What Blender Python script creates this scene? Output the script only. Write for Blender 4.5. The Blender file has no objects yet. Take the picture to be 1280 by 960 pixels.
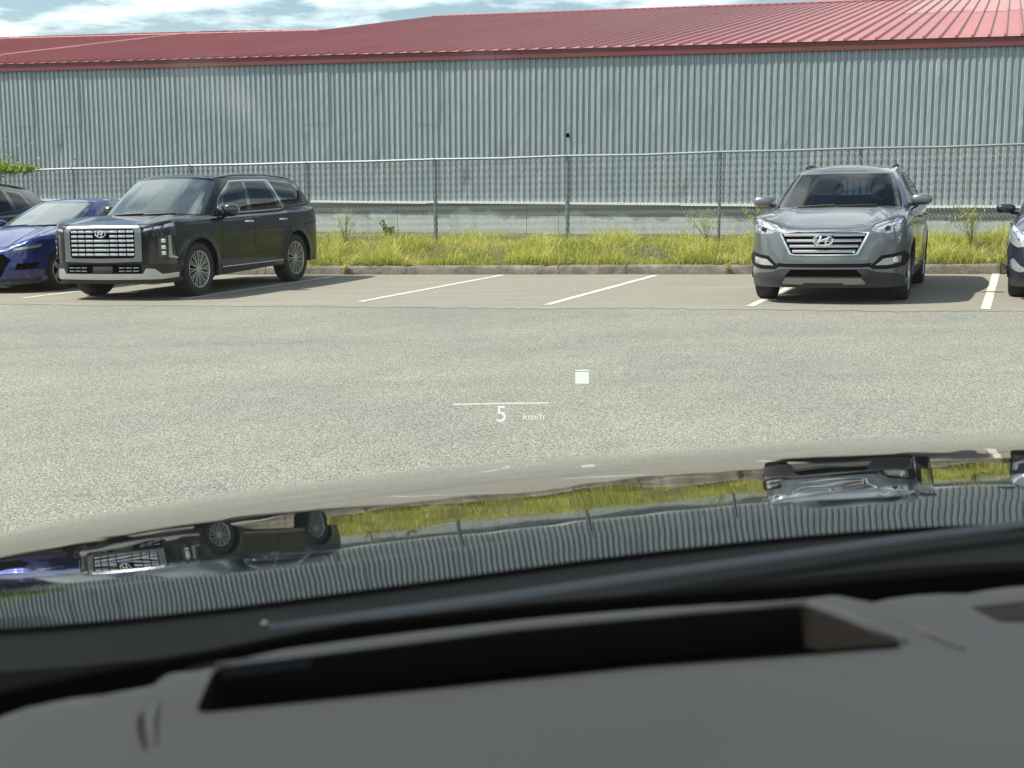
import bpy, bmesh, math, random
import numpy as np
from mathutils import Vector, Matrix, Euler
from mathutils.geometry import delaunay_2d_cdt

random.seed(7); rng = np.random.default_rng(7)
C = bpy.context.scene.collection
R = math.radians
scene = bpy.context.scene

# ------------------------------------------------------------------ camera
CAM_H = 1.48
cam = bpy.data.cameras.new("camera"); camo = bpy.data.objects.new("camera", cam); C.objects.link(camo)
cam.sensor_width = 36.0; cam.lens = 47.25; cam.clip_start = 0.02; cam.clip_end = 3000
camo.location = (0, 0, CAM_H); camo.rotation_euler = (R(90 - 9.063), 0, 0)
cam.dof.use_dof = True; cam.dof.focus_distance = 18.0; cam.dof.aperture_fstop = 9.0
scene.camera = camo
scene.render.resolution_x = 1024; scene.render.resolution_y = 768

# ------------------------------------------------------------------ light
SUN_EL = 50.0
sun_dir = Vector((-math.cos(R(SUN_EL)) * 0.998, -math.cos(R(SUN_EL)) * 0.06, math.sin(R(SUN_EL)))).normalized()   # towards the sun
w = bpy.data.worlds.new("World"); scene.world = w; w.use_nodes = True
nt = w.node_tree; nt.nodes.clear()
sky = nt.nodes.new('ShaderNodeTexSky'); sky.sky_type = 'NISHITA'; sky.sun_disc = False
sky.sun_elevation = R(SUN_EL); sky.sun_rotation = math.atan2(sun_dir.x, sun_dir.y)
sky.air_density = 1.0; sky.dust_density = .6; sky.ozone_density = 1.6
bg = nt.nodes.new('ShaderNodeBackground'); bg.inputs[1].default_value = 0.075
out = nt.nodes.new('ShaderNodeOutputWorld')
tc = nt.nodes.new('ShaderNodeTexCoord')
sep = nt.nodes.new('ShaderNodeSeparateXYZ'); nt.links.new(tc.outputs['Generated'], sep.inputs[0])
def wmath(op, a, b=None, clamp=False):
    n = nt.nodes.new('ShaderNodeMath'); n.operation = op; n.use_clamp = clamp
    for i, v in enumerate((a, b)):
        if v is None: continue
        if isinstance(v, (int, float)): n.inputs[i].default_value = v
        else: nt.links.new(v, n.inputs[i])
    return n.outputs[0]
zz = wmath('MAXIMUM', wmath('ADD', sep.outputs[2], 0.10), 0.02)
cx_ = wmath('DIVIDE', sep.outputs[0], zz); cy_ = wmath('DIVIDE', sep.outputs[1], zz)
comb = nt.nodes.new('ShaderNodeCombineXYZ'); nt.links.new(cx_, comb.inputs[0]); nt.links.new(cy_, comb.inputs[1]); comb.inputs[2].default_value = 3.7
noi = nt.nodes.new('ShaderNodeTexNoise'); noi.inputs['Scale'].default_value = 1.15; noi.inputs['Detail'].default_value = 7; noi.inputs['Roughness'].default_value = 0.56
nt.links.new(comb.outputs[0], noi.inputs['Vector'])
cr = nt.nodes.new('ShaderNodeMapRange'); cr.inputs[1].default_value = 0.45; cr.inputs[2].default_value = 0.56; cr.clamp = True
nt.links.new(noi.outputs[0], cr.inputs[0])
noi2 = nt.nodes.new('ShaderNodeTexNoise'); noi2.inputs['Scale'].default_value = 4.0; noi2.inputs['Detail'].default_value = 5
nt.links.new(comb.outputs[0], noi2.inputs['Vector'])
cshade = nt.nodes.new('ShaderNodeMix'); cshade.data_type = 'RGBA'
cshade.inputs[6].default_value = (8.6, 10.2, 11.2, 1); cshade.inputs[7].default_value = (14.5, 14.6, 14.4, 1)
nt.links.new(noi2.outputs[0], cshade.inputs[0])
mx = nt.nodes.new('ShaderNodeMix'); mx.data_type = 'RGBA'
nt.links.new(wmath('MULTIPLY', cr.outputs[0], 0.9), mx.inputs[0]); nt.links.new(sky.outputs[0], mx.inputs[6]); nt.links.new(cshade.outputs[2], mx.inputs[7])
nt.links.new(mx.outputs[2], bg.inputs[0]); nt.links.new(bg.outputs[0], out.inputs[0])
sl = bpy.data.lights.new("sun", 'SUN'); sl.energy = 5.0; sl.angle = R(0.55); sl.color = (1.0, 0.95, 0.86)
so = bpy.data.objects.new("sun", sl); C.objects.link(so); so.rotation_euler = (-sun_dir).to_track_quat('-Z', 'Y').to_euler(); so.location = (-20, 0, 30)

scene.view_settings.view_transform = 'Standard'; scene.view_settings.look = 'None'
scene.view_settings.exposure = 0.84; scene.view_settings.gamma = 1.0
scene.cycles.max_bounces = 8; scene.cycles.transparent_max_bounces = 16
scene.cycles.caustics_reflective = False; scene.cycles.caustics_refractive = False
scene.cycles.use_denoising = True

# ------------------------------------------------------------------ ground function (the lot falls gently to the left and away)
GA, GB = 0.0215, -0.0115
def G(x, y): return GA * x + GB * y
GN = Vector((-GA, -GB, 1)).normalized()
PHI = R(17.5); TX, TY = math.cos(PHI), -math.sin(PHI); NX_, NY_ = math.sin(PHI), math.cos(PHI)   # along / away for wall, fence and kerb

# ------------------------------------------------------------------ materials
class NT:
    def __init__(s, name):
        s.m = bpy.data.materials.new(name); s.m.use_nodes = True; s.t = s.m.node_tree
        s.b = s.t.nodes['Principled BSDF']; s.o = s.t.nodes['Material Output']; s._c = None
    def n(s, t, **k):
        n = s.t.nodes.new(t)
        for a, v in k.items():
            if a.startswith('i_'): n.inputs[int(a[2:]) if a[2:].isdigit() else a[2:].replace('_', ' ')].default_value = v
            else: setattr(n, a, v)
        return n
    def l(s, a, b): s.t.links.new(a, b)
    def co(s):
        if s._c is None: s._c = s.n('ShaderNodeTexCoord').outputs['Object']
        return s._c
    def world(s):
        return s.n('ShaderNodeNewGeometry').outputs['Position']
    def noise(s, scale, detail=4, rough=0.55, vec=None, sc=None, dist=0.0):
        v = vec if vec is not None else s.co()
        if sc:
            mp = s.n('ShaderNodeMapping'); mp.inputs['Scale'].default_value = sc; s.l(v, mp.inputs[0]); v = mp.outputs[0]
        n = s.n('ShaderNodeTexNoise'); n.inputs['Scale'].default_value = scale; n.inputs['Detail'].default_value = detail; n.inputs['Roughness'].default_value = rough
        n.inputs['Distortion'].default_value = dist
        s.l(v, n.inputs['Vector']); return n.outputs[0]
    def ramp(s, f, a, b, lo=0.0, hi=1.0):
        r = s.n('ShaderNodeMapRange', clamp=True); s.l(f, r.inputs[0])
        for i, v in zip((1, 2, 3, 4), (a, b, lo, hi)): r.inputs[i].default_value = v
        return r.outputs[0]
    def mix(s, f, a, b, mode='MIX'):
        m = s.n('ShaderNodeMix', data_type='RGBA', blend_type=mode)
        for i, v in ((0, f), (6, a), (7, b)):
            if hasattr(v, 'is_output'): s.l(v, m.inputs[i])
            elif i == 0: m.inputs[0].default_value = v
            else: m.inputs[i].default_value = (*v[:3], 1)
        return m.outputs[2]
    def math(s, op, a, b=None):
        m = s.n('ShaderNodeMath', operation=op)
        for i, v in enumerate((a, b)):
            if v is None: continue
            if hasattr(v, 'is_output'): s.l(v, m.inputs[i])
            else: m.inputs[i].default_value = v
        return m.outputs[0]
    def bump(s, h, strength=0.3, dist=0.01):
        b = s.n('ShaderNodeBump'); b.inputs['Strength'].default_value = strength; b.inputs['Distance'].default_value = dist
        s.l(h, b.inputs['Height']); s.l(b.outputs[0], s.b.inputs['Normal']); return b
    def col(s, c):
        if hasattr(c, 'is_output'): s.l(c, s.b.inputs['Base Color'])
        else: s.b.inputs['Base Color'].default_value = (*c[:3], 1)

def simple(name, c, rough=0.5, metal=0.0, coat=0.0, var=0.0, vscale=8.0, bump=0.0, spec=None):
    n = NT(name)
    if var > 0:
        f = n.noise(vscale, 5)
        n.col(n.mix(f, tuple(v * (1 - var) for v in c), tuple(min(1, v * (1 + var)) for v in c)))
        if bump: n.bump(f, bump, 0.01)
    else: n.col(c)
    n.b.inputs['Roughness'].default_value = rough; n.b.inputs['Metallic'].default_value = metal
    n.b.inputs['Coat Weight'].default_value = coat; n.b.inputs['Coat Roughness'].default_value = 0.063
    if spec is not None: n.b.inputs['Specular IOR Level'].default_value = spec
    return n.m

def paint(name, c, metal=0.55, rough=0.35, dust=0.10):
    n = NT(name)
    d = n.noise(3.0, 6); fl = n.noise(900, 1)
    base = n.mix(n.ramp(fl, .35, .65), tuple(v * .85 for v in c), tuple(v * 1.15 for v in c))
    geo = n.n('ShaderNodeSeparateXYZ'); n.l(n.co(), geo.inputs[0])
    low = n.ramp(geo.outputs[2], 0.75, 0.2)                      # road dust thickens towards the sills
    dm = n.math('MULTIPLY', n.math('ADD', n.math('MULTIPLY', low, 0.16), dust), n.ramp(d, .3, .75))
    n.col(n.mix(dm, base, (0.30, 0.27, 0.22)))
    n.l(n.math('ADD', n.math('MULTIPLY', dm, 0.5), rough), n.b.inputs['Roughness'])
    n.b.inputs['Metallic'].default_value = metal
    n.b.inputs['Coat Weight'].default_value = 1.0; n.b.inputs['Specular IOR Level'].default_value = .15
    n.l(n.ramp(d, .3, .8, 0.02, 0.09), n.b.inputs['Coat Roughness'])
    return n.m

def thin_glass(name, tint, refl=1.0, dust=0.0, dcol=(.5, .5, .48), ior=1.5, rough=0.0, smear=None):
    n = NT(name); n.t.nodes.remove(n.b)
    tr = n.n('ShaderNodeBsdfTransparent'); tr.inputs[0].default_value = (*tint, 1)
    gl = n.n('ShaderNodeBsdfGlossy'); gl.inputs['Roughness'].default_value = rough
    fr = n.n('ShaderNodeFresnel'); fr.inputs[0].default_value = ior
    m = n.n('ShaderNodeMixShader')
    n.l(n.math('MULTIPLY', fr.outputs[0], refl), m.inputs[0]); n.l(tr.outputs[0], m.inputs[1]); n.l(gl.outputs[0], m.inputs[2])
    res = m.outputs[0]
    if dust:  # diffuse film: dust, and for bright_glass a painted sheen
        di = n.n('ShaderNodeBsdfDiffuse'); di.inputs[0].default_value = (*dcol, 1)
        tl = n.n('ShaderNodeBsdfTranslucent'); tl.inputs[0].default_value = (*dcol, 1)
        ad = n.n('ShaderNodeMixShader'); ad.inputs[0].default_value = .5; n.l(di.outputs[0], ad.inputs[1]); n.l(tl.outputs[0], ad.inputs[2])
        m2 = n.n('ShaderNodeMixShader')
        f = n.noise(2.2, 5); f2 = n.ramp(f, .3, .8, dust * .6, dust * 1.5)
        if smear:                                              # a finger smear dried on the glass
            for (px_, py_, pz_, sx_, sz_, am) in smear:
                mp = n.n('ShaderNodeMapping'); mp.inputs['Location'].default_value = (-px_ / sx_, 0, -pz_ / sz_); mp.inputs['Scale'].default_value = (1 / sx_, 0, 1 / sz_); n.l(n.co(), mp.inputs[0])
                ln_ = n.n('ShaderNodeVectorMath', operation='LENGTH'); n.l(mp.outputs[0], ln_.inputs[0])
                f2 = n.math('ADD', f2, n.math('MULTIPLY', n.ramp(ln_.outputs['Value'], 0, 1, 1, 0), n.math('MULTIPLY', n.ramp(n.noise(60, 3), .3, .7), am)))
        n.l(f2, m2.inputs[0]); n.l(res, m2.inputs[1]); n.l(ad.outputs[0], m2.inputs[2]); res = m2.outputs[0]
    n.l(res, n.o.inputs[0]); return n.m

M = {}
M['black_paint'] = paint('black_pearl_paint', (.003, .004, .0055), .0, .3, .004)
M['black_paint'].node_tree.nodes['Principled BSDF'].inputs['Coat IOR'].default_value = 1.33
M['black_paint'].node_tree.nodes['Principled BSDF'].inputs['Coat Tint'].default_value = (.88, .95, 1, 1)
M['grey_paint'] = paint('grey_metallic_paint', (.16, .172, .185), .75, .38, .02)
M['blue_paint'] = paint('bright_blue_paint', (.004, .016, .14), .35, .3, .03)
M['navy_paint'] = paint('dark_blue_paint', (.008, .011, .034), .4, .35, .05)
M['charcoal_paint'] = paint('charcoal_paint', (.014, .015, .018), .3, .35, .05)
M['own_paint'] = paint('own_dark_paint', (.003, .004, .005), .0, .3, .0)
M['own_paint'].node_tree.nodes['Principled BSDF'].inputs['Coat IOR'].default_value = 1.42
M['own_paint'].node_tree.links.remove(M['own_paint'].node_tree.nodes['Principled BSDF'].inputs['Coat Roughness'].links[0])
M['own_paint'].node_tree.nodes['Principled BSDF'].inputs['Coat Roughness'].default_value = 0.0
M['own_paint'].node_tree.nodes['Principled BSDF'].inputs['Specular IOR Level'].default_value = 0.0
_t = M['own_paint'].node_tree; _n = _t.nodes.new('ShaderNodeTexNoise'); _n.inputs['Scale'].default_value = 5.0; _n.inputs['Detail'].default_value = 1.5
_b = _t.nodes.new('ShaderNodeBump'); _b.inputs['Strength'].default_value = .25; _b.inputs['Distance'].default_value = .0025
_t.links.new([x for x in _t.nodes if x.type == 'TEX_COORD'][0].outputs['Object'], _n.inputs['Vector']); _t.links.new(_n.outputs[0], _b.inputs['Height']); _t.links.new(_b.outputs[0], _t.nodes['Principled BSDF'].inputs['Coat Normal'])
M['chrome'] = simple('chrome', (.78, .79, .80), .14, 1.0)
M['satin'] = simple('satin_silver', (.30, .31, .32), .22, .95)
M['trim_black'] = simple('matt_black_bezel', (.005, .005, .006), .5, spec=.15)
M['silver'] = simple('silver_trim', (.55, .56, .57), .24, .9)
M['head_clear'] = simple('clear_headlight', (.42, .435, .45), .14, .6, 1, var=.45, vscale=22)
M['alloy'] = simple('alloy_wheel', (.42, .43, .45), .3, .7)
M['dark_alloy'] = simple('dark_alloy', (.06, .06, .065), .4, .6)
M['plastic'] = simple('black_trim_plastic', (.018, .018, .019), .55, var=.2)
M['gloss_black'] = simple('gloss_black_trim', (.008, .008, .009), .12, coat=1)
M['cladding'] = simple('grey_cladding', (.040, .042, .044), .6, var=.15, spec=.2)
M['rubber'] = simple('tyre_rubber', (.022, .021, .020), .85, var=.3, vscale=20)
M['void'] = simple('dark_void', (.003, .003, .003), .9, spec=0)
M['interior'] = simple('cabin_fabric', (.008, .010, .012), .85, var=.2)
M['interior_light'] = simple('cabin_beige', (.16, .15, .14), .85, var=.1)
M['screen_glass'] = thin_glass('windscreen_glass', (.38, .45, .47), 1.5)
M['bright_glass'] = thin_glass('pale_sheen_windscreen_glass', (.34, .42, .40), 1.9, .20, (.34, .44, .41), ior=2.4)  # pale diffuse film put into the glass to imitate its bright sheen
M['privacy_glass'] = thin_glass('privacy_glass', (.10, .11, .115), 1.1)
M['side_glass'] = thin_glass('side_window_glass', (.38, .41, .40), 1.1)
M['lens'] = thin_glass('lamp_lens', (.93, .95, .95), 1.0, .05, (.7, .7, .7))
M['reflector'] = simple('lamp_reflector', (.85, .86, .87), .18, .95)
M['lamp_white'] = simple('lamp_diffuser', (.46, .48, .50), .16, 0.55, 1, var=.35, vscale=30)
M['lamp_dark'] = simple('lamp_housing', (.05, .052, .055), .25, .3, 1)
M['red_lens'] = simple('tail_lamp_red', (.25, .01, .01), .15, 0, 1)
M['amber'] = simple('amber_reflector', (.5, .13, .02), .2, 0, 1)

# ------------------------------------------------------------------ object helpers
def link(o, parent=None):
    C.objects.link(o)
    if parent is not None: o.parent = parent
    return o
def thing(name, label, cat, loc=(0, 0, 0), rot=None, group=None):
    o = bpy.data.objects.new(name, None); link(o); o.location = loc; o.empty_display_size = .2
    if rot is not None:
        o.rotation_mode = 'QUATERNION' if not isinstance(rot, tuple) else 'XYZ'
        if isinstance(rot, tuple): o.rotation_euler = rot
        else: o.rotation_quaternion = rot
    o['label'] = label; o['category'] = cat
    if group: o['group'] = group
    return o
def mesh_np(name, V, F, mat, parent=None, smooth=True, normals=None, mats=None, midx=None):
    V = np.asarray(V, dtype=np.float32); me = bpy.data.meshes.new(name)
    if isinstance(F, np.ndarray):
        n = len(F); k = F.shape[1]
        me.vertices.add(len(V)); me.vertices.foreach_set('co', V.ravel())
        me.loops.add(n * k); me.loops.foreach_set('vertex_index', F.astype(np.int32).ravel())
        me.polygons.add(n); me.polygons.foreach_set('loop_start', (np.arange(n) * k).astype(np.int32))
        me.update(calc_edges=True); 
    else: me.from_pydata([tuple(map(float, v)) for v in V], [], F); me.update()
    for m in (mats or [mat]): me.materials.append(m)
    if midx is not None: me.polygons.foreach_set('material_index', np.asarray(midx, dtype=np.int32))
    me.polygons.foreach_set('use_smooth', np.full(len(me.polygons), smooth, dtype=bool))
    if normals is not None: me.normals_split_custom_set_from_vertices([tuple(map(float, v)) for v in normals])
    o = bpy.data.objects.new(name, me); link(o, parent); return o

class MB:
    """collects simple solids into one mesh"""
    def __init__(s): s.v = []; s.f = []
    def add(s, vs, fs):
        k = len(s.v); s.v += [tuple(v) for v in vs]; s.f += [tuple(i + k for i in f) for f in fs]; return s
    def box(s, c, d, rz=0, rx=0, ry=0, mat=None, bev=0.0):
        hx, hy, hz = d[0] / 2, d[1] / 2, d[2] / 2
        m = Matrix.Translation(c) @ Euler((rx, ry, rz)).to_matrix().to_4x4()
        if mat is not None: m = mat @ m
        if bev <= 0:
            vs = [m @ Vector((x, y, z)) for x in (-hx, hx) for y in (-hy, hy) for z in (-hz, hz)]
            return s.add(vs, [(0, 1, 3, 2), (4, 6, 7, 5), (0, 4, 5, 1), (2, 3, 7, 6), (0, 2, 6, 4), (1, 5, 7, 3)])
        bm = bmesh.new(); bmesh.ops.create_cube(bm, size=1.0)
        for v in bm.verts: v.co = Vector((v.co.x * 2 * hx, v.co.y * 2 * hy, v.co.z * 2 * hz))
        bmesh.ops.bevel(bm, geom=bm.edges[:], offset=bev, segments=2, affect='EDGES', profile=.6)
        vs = [m @ v.co for v in bm.verts]; bm.verts.index_update(); fs = [[v.index for v in f.verts] for f in bm.faces]; bm.free()
        return s.add(vs, fs)
    def tube(s, pts, r, n=8, cap=True):
        pts = [Vector(p) for p in pts]; rs = r if isinstance(r, (list, tuple)) else [r] * len(pts); k = len(s.v)
        prev = None
        for i, p in enumerate(pts):
            d = (pts[min(i + 1, len(pts) - 1)] - pts[max(i - 1, 0)]).normalized()
            if prev is None: a = d.orthogonal().normalized()
            else: a = (prev - d * prev.dot(d)).normalized()
            prev = a; b = d.cross(a)
            for j in range(n):
                t = 2 * math.pi * j / n; s.v.append(tuple(p + (a * math.cos(t) + b * math.sin(t)) * rs[i]))
        for i in range(len(pts) - 1):
            for j in range(n):
                a0 = k + i * n + j; a1 = k + i * n + (j + 1) % n; s.f.append((a0, a1, a1 + n, a0 + n))
        if cap: s.f.append(tuple(k + j for j in range(n))[::-1]); s.f.append(tuple(k + (len(pts) - 1) * n + j for j in range(n)))
        return s
    def lathe(s, prof, n=24, mat=None, axis='x', closed=False):
        k = len(s.v); m = mat or Matrix()
        for r, h in prof:
            for j in range(n):
                t = 2 * math.pi * j / n
                p = Vector((h, r * math.cos(t), r * math.sin(t))) if axis == 'x' else Vector((r * math.cos(t), r * math.sin(t), h))
                s.v.append(tuple(m @ p))
        L = len(prof); rng_ = L if closed else L - 1
        for i in range(rng_):
            for j in range(n):
                a = k + i * n + j; b = k + i * n + (j + 1) % n; c = k + ((i + 1) % L) * n + (j + 1) % n; d = k + ((i + 1) % L) * n + j
                s.f.append((a, b, c, d))
        return s
    def ell(s, c, rad, pw=2.0, n=16, mat=None):
        vs = []; fs = []; m = mat or Matrix()
        sg = lambda v, e: math.copysign(abs(v) ** e, v)
        e = 2.0 / pw
        for i in range(n // 2 + 1):
            th = -math.pi / 2 + math.pi * i / (n // 2)
            for j in range(n):
                ph = 2 * math.pi * j / n
                vs.append(m @ Vector((c[0] + rad[0] * sg(math.cos(th), e) * sg(math.cos(ph), e), c[1] + rad[1] * sg(math.cos(th), e) * sg(math.sin(ph), e), c[2] + rad[2] * sg(math.sin(th), e))))
        for i in range(n // 2):
            for j in range(n):
                fs.append((i * n + j, i * n + (j + 1) % n, (i + 1) * n + (j + 1) % n, (i + 1) * n + j))
        return s.add(vs, fs)
    def build(s, name, mat, parent=None, smooth=True, angle=35):
        me = bpy.data.meshes.new(name); me.from_pydata([tuple(v) for v in s.v], [], s.f); me.validate(); me.materials.append(mat)
        if smooth:
            me.polygons.foreach_set('use_smooth', np.ones(len(me.polygons), dtype=bool)); me.set_sharp_from_angle(angle=R(angle))
        me.update(); o = bpy.data.objects.new(name, me); link(o, parent); return o

def in_poly(P, poly):
    x, y = P[:, 0], P[:, 1]; ins = np.zeros(len(P), bool); n = len(poly)
    for i in range(n):
        x0, y0 = poly[i]; x1, y1 = poly[(i + 1) % n]
        if y0 == y1: continue
        c = ((y0 > y) != (y1 > y)) & (x < (x1 - x0) * (y - y0) / (y1 - y0) + x0); ins ^= c
    return ins
def densify(poly, step, closed=True):
    o = []; n = len(poly)
    for i in range(n if closed else n - 1):
        a = np.array(poly[i], float); b = np.array(poly[(i + 1) % n], float); k = max(1, int(np.ceil(np.linalg.norm(b - a) / step)))
        for j in range(k): o.append(tuple(a + (b - a) * j / k))
    if not closed: o.append(tuple(poly[-1]))
    return o
def sheet(regions, step, outer):
    """constrained triangulation of nested regions; first polygon that holds a triangle takes it; outer clips."""
    verts = []; edges = []
    for poly in [outer] + [r[1] for r in regions]:
        d = densify(poly, step); k = len(verts); verts += d; edges += [(k + i, k + (i + 1) % len(d)) for i in range(len(d))]
    oa = np.array(outer); lo = oa.min(0); hi = oa.max(0)
    gx = np.arange(lo[0] + step * .37, hi[0], step); gy = np.arange(lo[1] + step * .41, hi[1], step)
    gg = np.array([(a, b) for a in gx for b in gy]); gg = gg[in_poly(gg, np.array(outer))]
    va = np.array(verts)
    if len(gg):
        keep = np.ones(len(gg), bool)
        for i in range(0, len(gg), 500):
            dd = ((gg[i:i + 500, None, :] - va[None]) ** 2).sum(2).min(1); keep[i:i + 500] = dd > (step * .35) ** 2
        gg = gg[keep]
    allv = [Vector(v) for v in verts] + [Vector(v) for v in gg]
    v, e, f, *_ = delaunay_2d_cdt(allv, edges, [], 0, 1e-5)
    V = np.array([(a.x, a.y) for a in v]); F = np.array([t for t in f if len(t) == 3])
    cen = V[F].mean(1); a = V[F[:, 0]]; b = V[F[:, 1]]; c = V[F[:, 2]]
    area = (b[:, 0] - a[:, 0]) * (c[:, 1] - a[:, 1]) - (b[:, 1] - a[:, 1]) * (c[:, 0] - a[:, 0])
    F = np.where((area < 0)[:, None], F[:, ::-1], F)
    ok = in_poly(cen, np.array(outer)) & (np.abs(area) > 1e-9); lab = np.full(len(F), -1); res = {}
    for i, r in enumerate(regions):
        m = ok & (lab == -1) & in_poly(cen, np.array(r[1])); lab[m] = i
    lab[ok & (lab == -1)] = 999
    return V, F, lab
def map_piece(name, V, F, fn, off, mat, parent, thick=0.0):
    idx, inv = np.unique(F.ravel(), return_inverse=True); v2 = V[idx]; F2 = inv.reshape(F.shape)
    P = fn(v2[:, 0], v2[:, 1], off); e = 2e-3
    dp = fn(v2[:, 0] + e, v2[:, 1], off) - fn(v2[:, 0] - e, v2[:, 1], off); dz = fn(v2[:, 0], v2[:, 1] + e, off) - fn(v2[:, 0], v2[:, 1] - e, off)
    N = np.cross(dp, dz); ln = np.linalg.norm(N, axis=1, keepdims=True); N = np.where(ln > 1e-9, N / np.maximum(ln, 1e-9), [0, 0, 1])
    if thick > 0:
        ed = {}
        for t in F2:
            for i in range(3):
                a, b = int(t[i]), int(t[(i + 1) % 3]); ed[(a, b)] = 1
        bd = [(a, b) for (a, b) in ed if (b, a) not in ed]
        k = len(P); bi = sorted({a for e_ in bd for a in e_}); ix = {a: k + i for i, a in enumerate(bi)}; ix2 = {a: k + len(bi) + i for i, a in enumerate(bi)}
        Pb = P[bi]; Pi = Pb - N[bi] * thick
        cen = Pb.mean(0); 
        sn = np.zeros((len(bi), 3)); pos = {a: i for i, a in enumerate(bi)}
        q = []
        for a, b in bd:
            q.append((ix[b], ix[a], ix2[a])); q.append((ix[b], ix2[a], ix2[b]))
            d = P[b] - P[a]; s_ = np.cross(d, N[a]); sn[pos[a]] += s_; sn[pos[b]] += s_
        sn /= np.maximum(np.linalg.norm(sn, axis=1, keepdims=True), 1e-9)
        P = np.vstack([P, Pb, Pi]); N = np.vstack([N, sn, sn]); F2 = np.vstack([F2, np.array(q)])
    return mesh_np(name, P, F2, mat, parent, True, N)

# ------------------------------------------------------------------ cars
def gsm(a, sig, odd=False):
    k = int(sig * 4) + 1; w_ = np.exp(-.5 * (np.arange(-k, k + 1) / sig) ** 2); w_ /= w_.sum()
    s0 = -1 if odd else 1
    p = np.concatenate([s0 * a[1:k + 1][::-1], a, s0 * a[-k - 1:-1][::-1] ])
    return np.convolve(p, w_, 'valid')
class Body:
    """car body as a ring of panels round a plan outline, a shelf (bonnet, boot) and a cabin ring with a roof. p runs along the outline from the front centre."""
    def __init__(s, d):
        s.d = d; pts = np.array(d['plan'], float); n = len(pts); sm = []
        ext = np.vstack([[-pts[1, 0], pts[1, 1]], pts, [-pts[-2, 0], pts[-2, 1]]])
        for i in range(n - 1):
            p0, p1, p2, p3 = ext[i:i + 4]
            t1, t2 = (p2 - p0) / 2, (p3 - p1) / 2
            L1, L2 = np.linalg.norm(p2 - p1), 1
            t1 = t1 / max(np.linalg.norm(t1), 1e-6) * L1; t2 = t2 / max(np.linalg.norm(t2), 1e-6) * L1
            for t in np.linspace(0, 1, 24, endpoint=False):
                sm.append((2 * t**3 - 3 * t**2 + 1) * p1 + (t**3 - 2 * t**2 + t) * t1 + (-2 * t**3 + 3 * t**2) * p2 + (t**3 - t**2) * t2)
        sm.append(pts[-1]); sm = np.array(sm); L = np.concatenate([[0], np.cumsum(np.linalg.norm(np.diff(sm, axis=0), axis=1))])
        s.P = L[-1]; s.g = np.linspace(0, s.P, int(s.P / .01)); s.X = np.interp(s.g, L, sm[:, 0]); s.Y = np.interp(s.g, L, sm[:, 1])
        dx = np.gradient(s.X, s.g); dy = np.gradient(s.Y, s.g); l = np.hypot(dx, dy)
        s.NX = gsm(dy / l, 3, True); s.NY = gsm(-dx / l, 3)
        s.zt = s.tab([(k, (z,)) for k, z in d['ztop']], 6)[0]
        s.gb = s.tab([(k, v) for k, v in d['gb']], d.get('gbs', 5)); s.gr = s.tab([(k, v) for k, v in d['gr']], 5)
        s.pw = [s.py(d['wf']), s.py(d['wr'])]
    def px(s, x):                      # front half: x -> p
        k = np.argmin(s.Y[:5] * 0 + 1); h = np.where(s.Y < s.d['wf'] - .02)[0][-1]
        return float(np.interp(x, s.X[:h], s.g[:h]))
    def py(s, y):
        a = np.where(s.X > .6 * s.X.max())[0]; return float(np.interp(y, s.Y[a], s.g[a]))
    def prx(s, x):
        h = np.where(s.Y > s.d['wr'] + .3)[0][0]; return float(np.interp(-x, -s.X[h:], s.g[h:]))
    def key(s, k):
        return {'f': s.px, 's': s.py, 'r': s.prx, 'p': float}[k[0]](k[1])
    def tab(s, rows, sig):
        ks = [s.key(k) for k, _ in rows]; vals = np.array([v for _, v in rows], float); o = []
        odd = vals.shape[1] == 3
        for c in range(vals.shape[1]): o.append(gsm(np.interp(s.g, ks, vals[:, c]), sig, odd and c == 0))
        return o
    def ip(s, a, p): return np.interp(np.abs(p), s.g, a)
    def ztop(s, p): return s.ip(s.zt, p)
    def base(s, p):
        sg = np.sign(p); sg = np.where(sg == 0, 1, sg)
        return sg * s.ip(s.X, p), s.ip(s.Y, p), sg * s.ip(s.NX, p), s.ip(s.NY, p)
    def F(s, p, z, off=0.0):
        p = np.asarray(p, float); z = np.asarray(z, float); d = s.d; x, y, nx, ny = s.base(p)
        wf = np.clip((d['pf1'] - np.abs(p)) / (d['pf1'] - d['pf0']), 0, 1); wf = wf * wf * (3 - 2 * wf)
        wr = np.clip((np.abs(p) - (s.P - d['pf1'])) / (d['pf1'] - d['pf0']), 0, 1); wr = wr * wr * (3 - 2 * wr)
        fz, fi = zip(*d['fin']); sz, si = zip(*d['sin']); rz, ri = zip(*d['rin'])
        zn = z / np.maximum(s.ztop(p), .1) * 1.0
        ins = wf * s.sm(zn, fz, fi) + (1 - wf - wr) * s.sm(zn, sz, si) + wr * s.sm(zn, rz, ri)
        rr = d['rr'] * (1 + (d.get('rrf', 1.6) - 1) * wf); q = np.clip((s.ztop(p) - z) / rr, 0, 1)
        ins = ins + rr * (1 - np.sqrt(np.clip(1 - (1 - q) ** 2, 0, 1)))
        for pw in s.pw:
            r = np.hypot(np.abs(p) - pw, z - d['wz']); fl = d.get('flare', .02) * np.exp(-((r - d['ar']) / .07) ** 2); ins = ins - np.where(z < d['wz'] + d['ar'] + .2, fl, 0)
        o = off - ins
        return np.stack([x + nx * o, y + ny * o, z + 0 * x], -1)
    def sm(s, z, zs, vs):
        zs = np.array(zs); vs = np.array(vs); g = np.linspace(0, 1.2, 241); v = gsm(np.interp(g, zs, vs), 5); return np.interp(z, g, v)
    def crv(s, t, p):
        sg = np.sign(p); sg = np.where(sg == 0, 1, sg)
        return np.stack([sg * s.ip(t[0], p), s.ip(t[1], p), s.ip(t[2], p)], -1)
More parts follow.
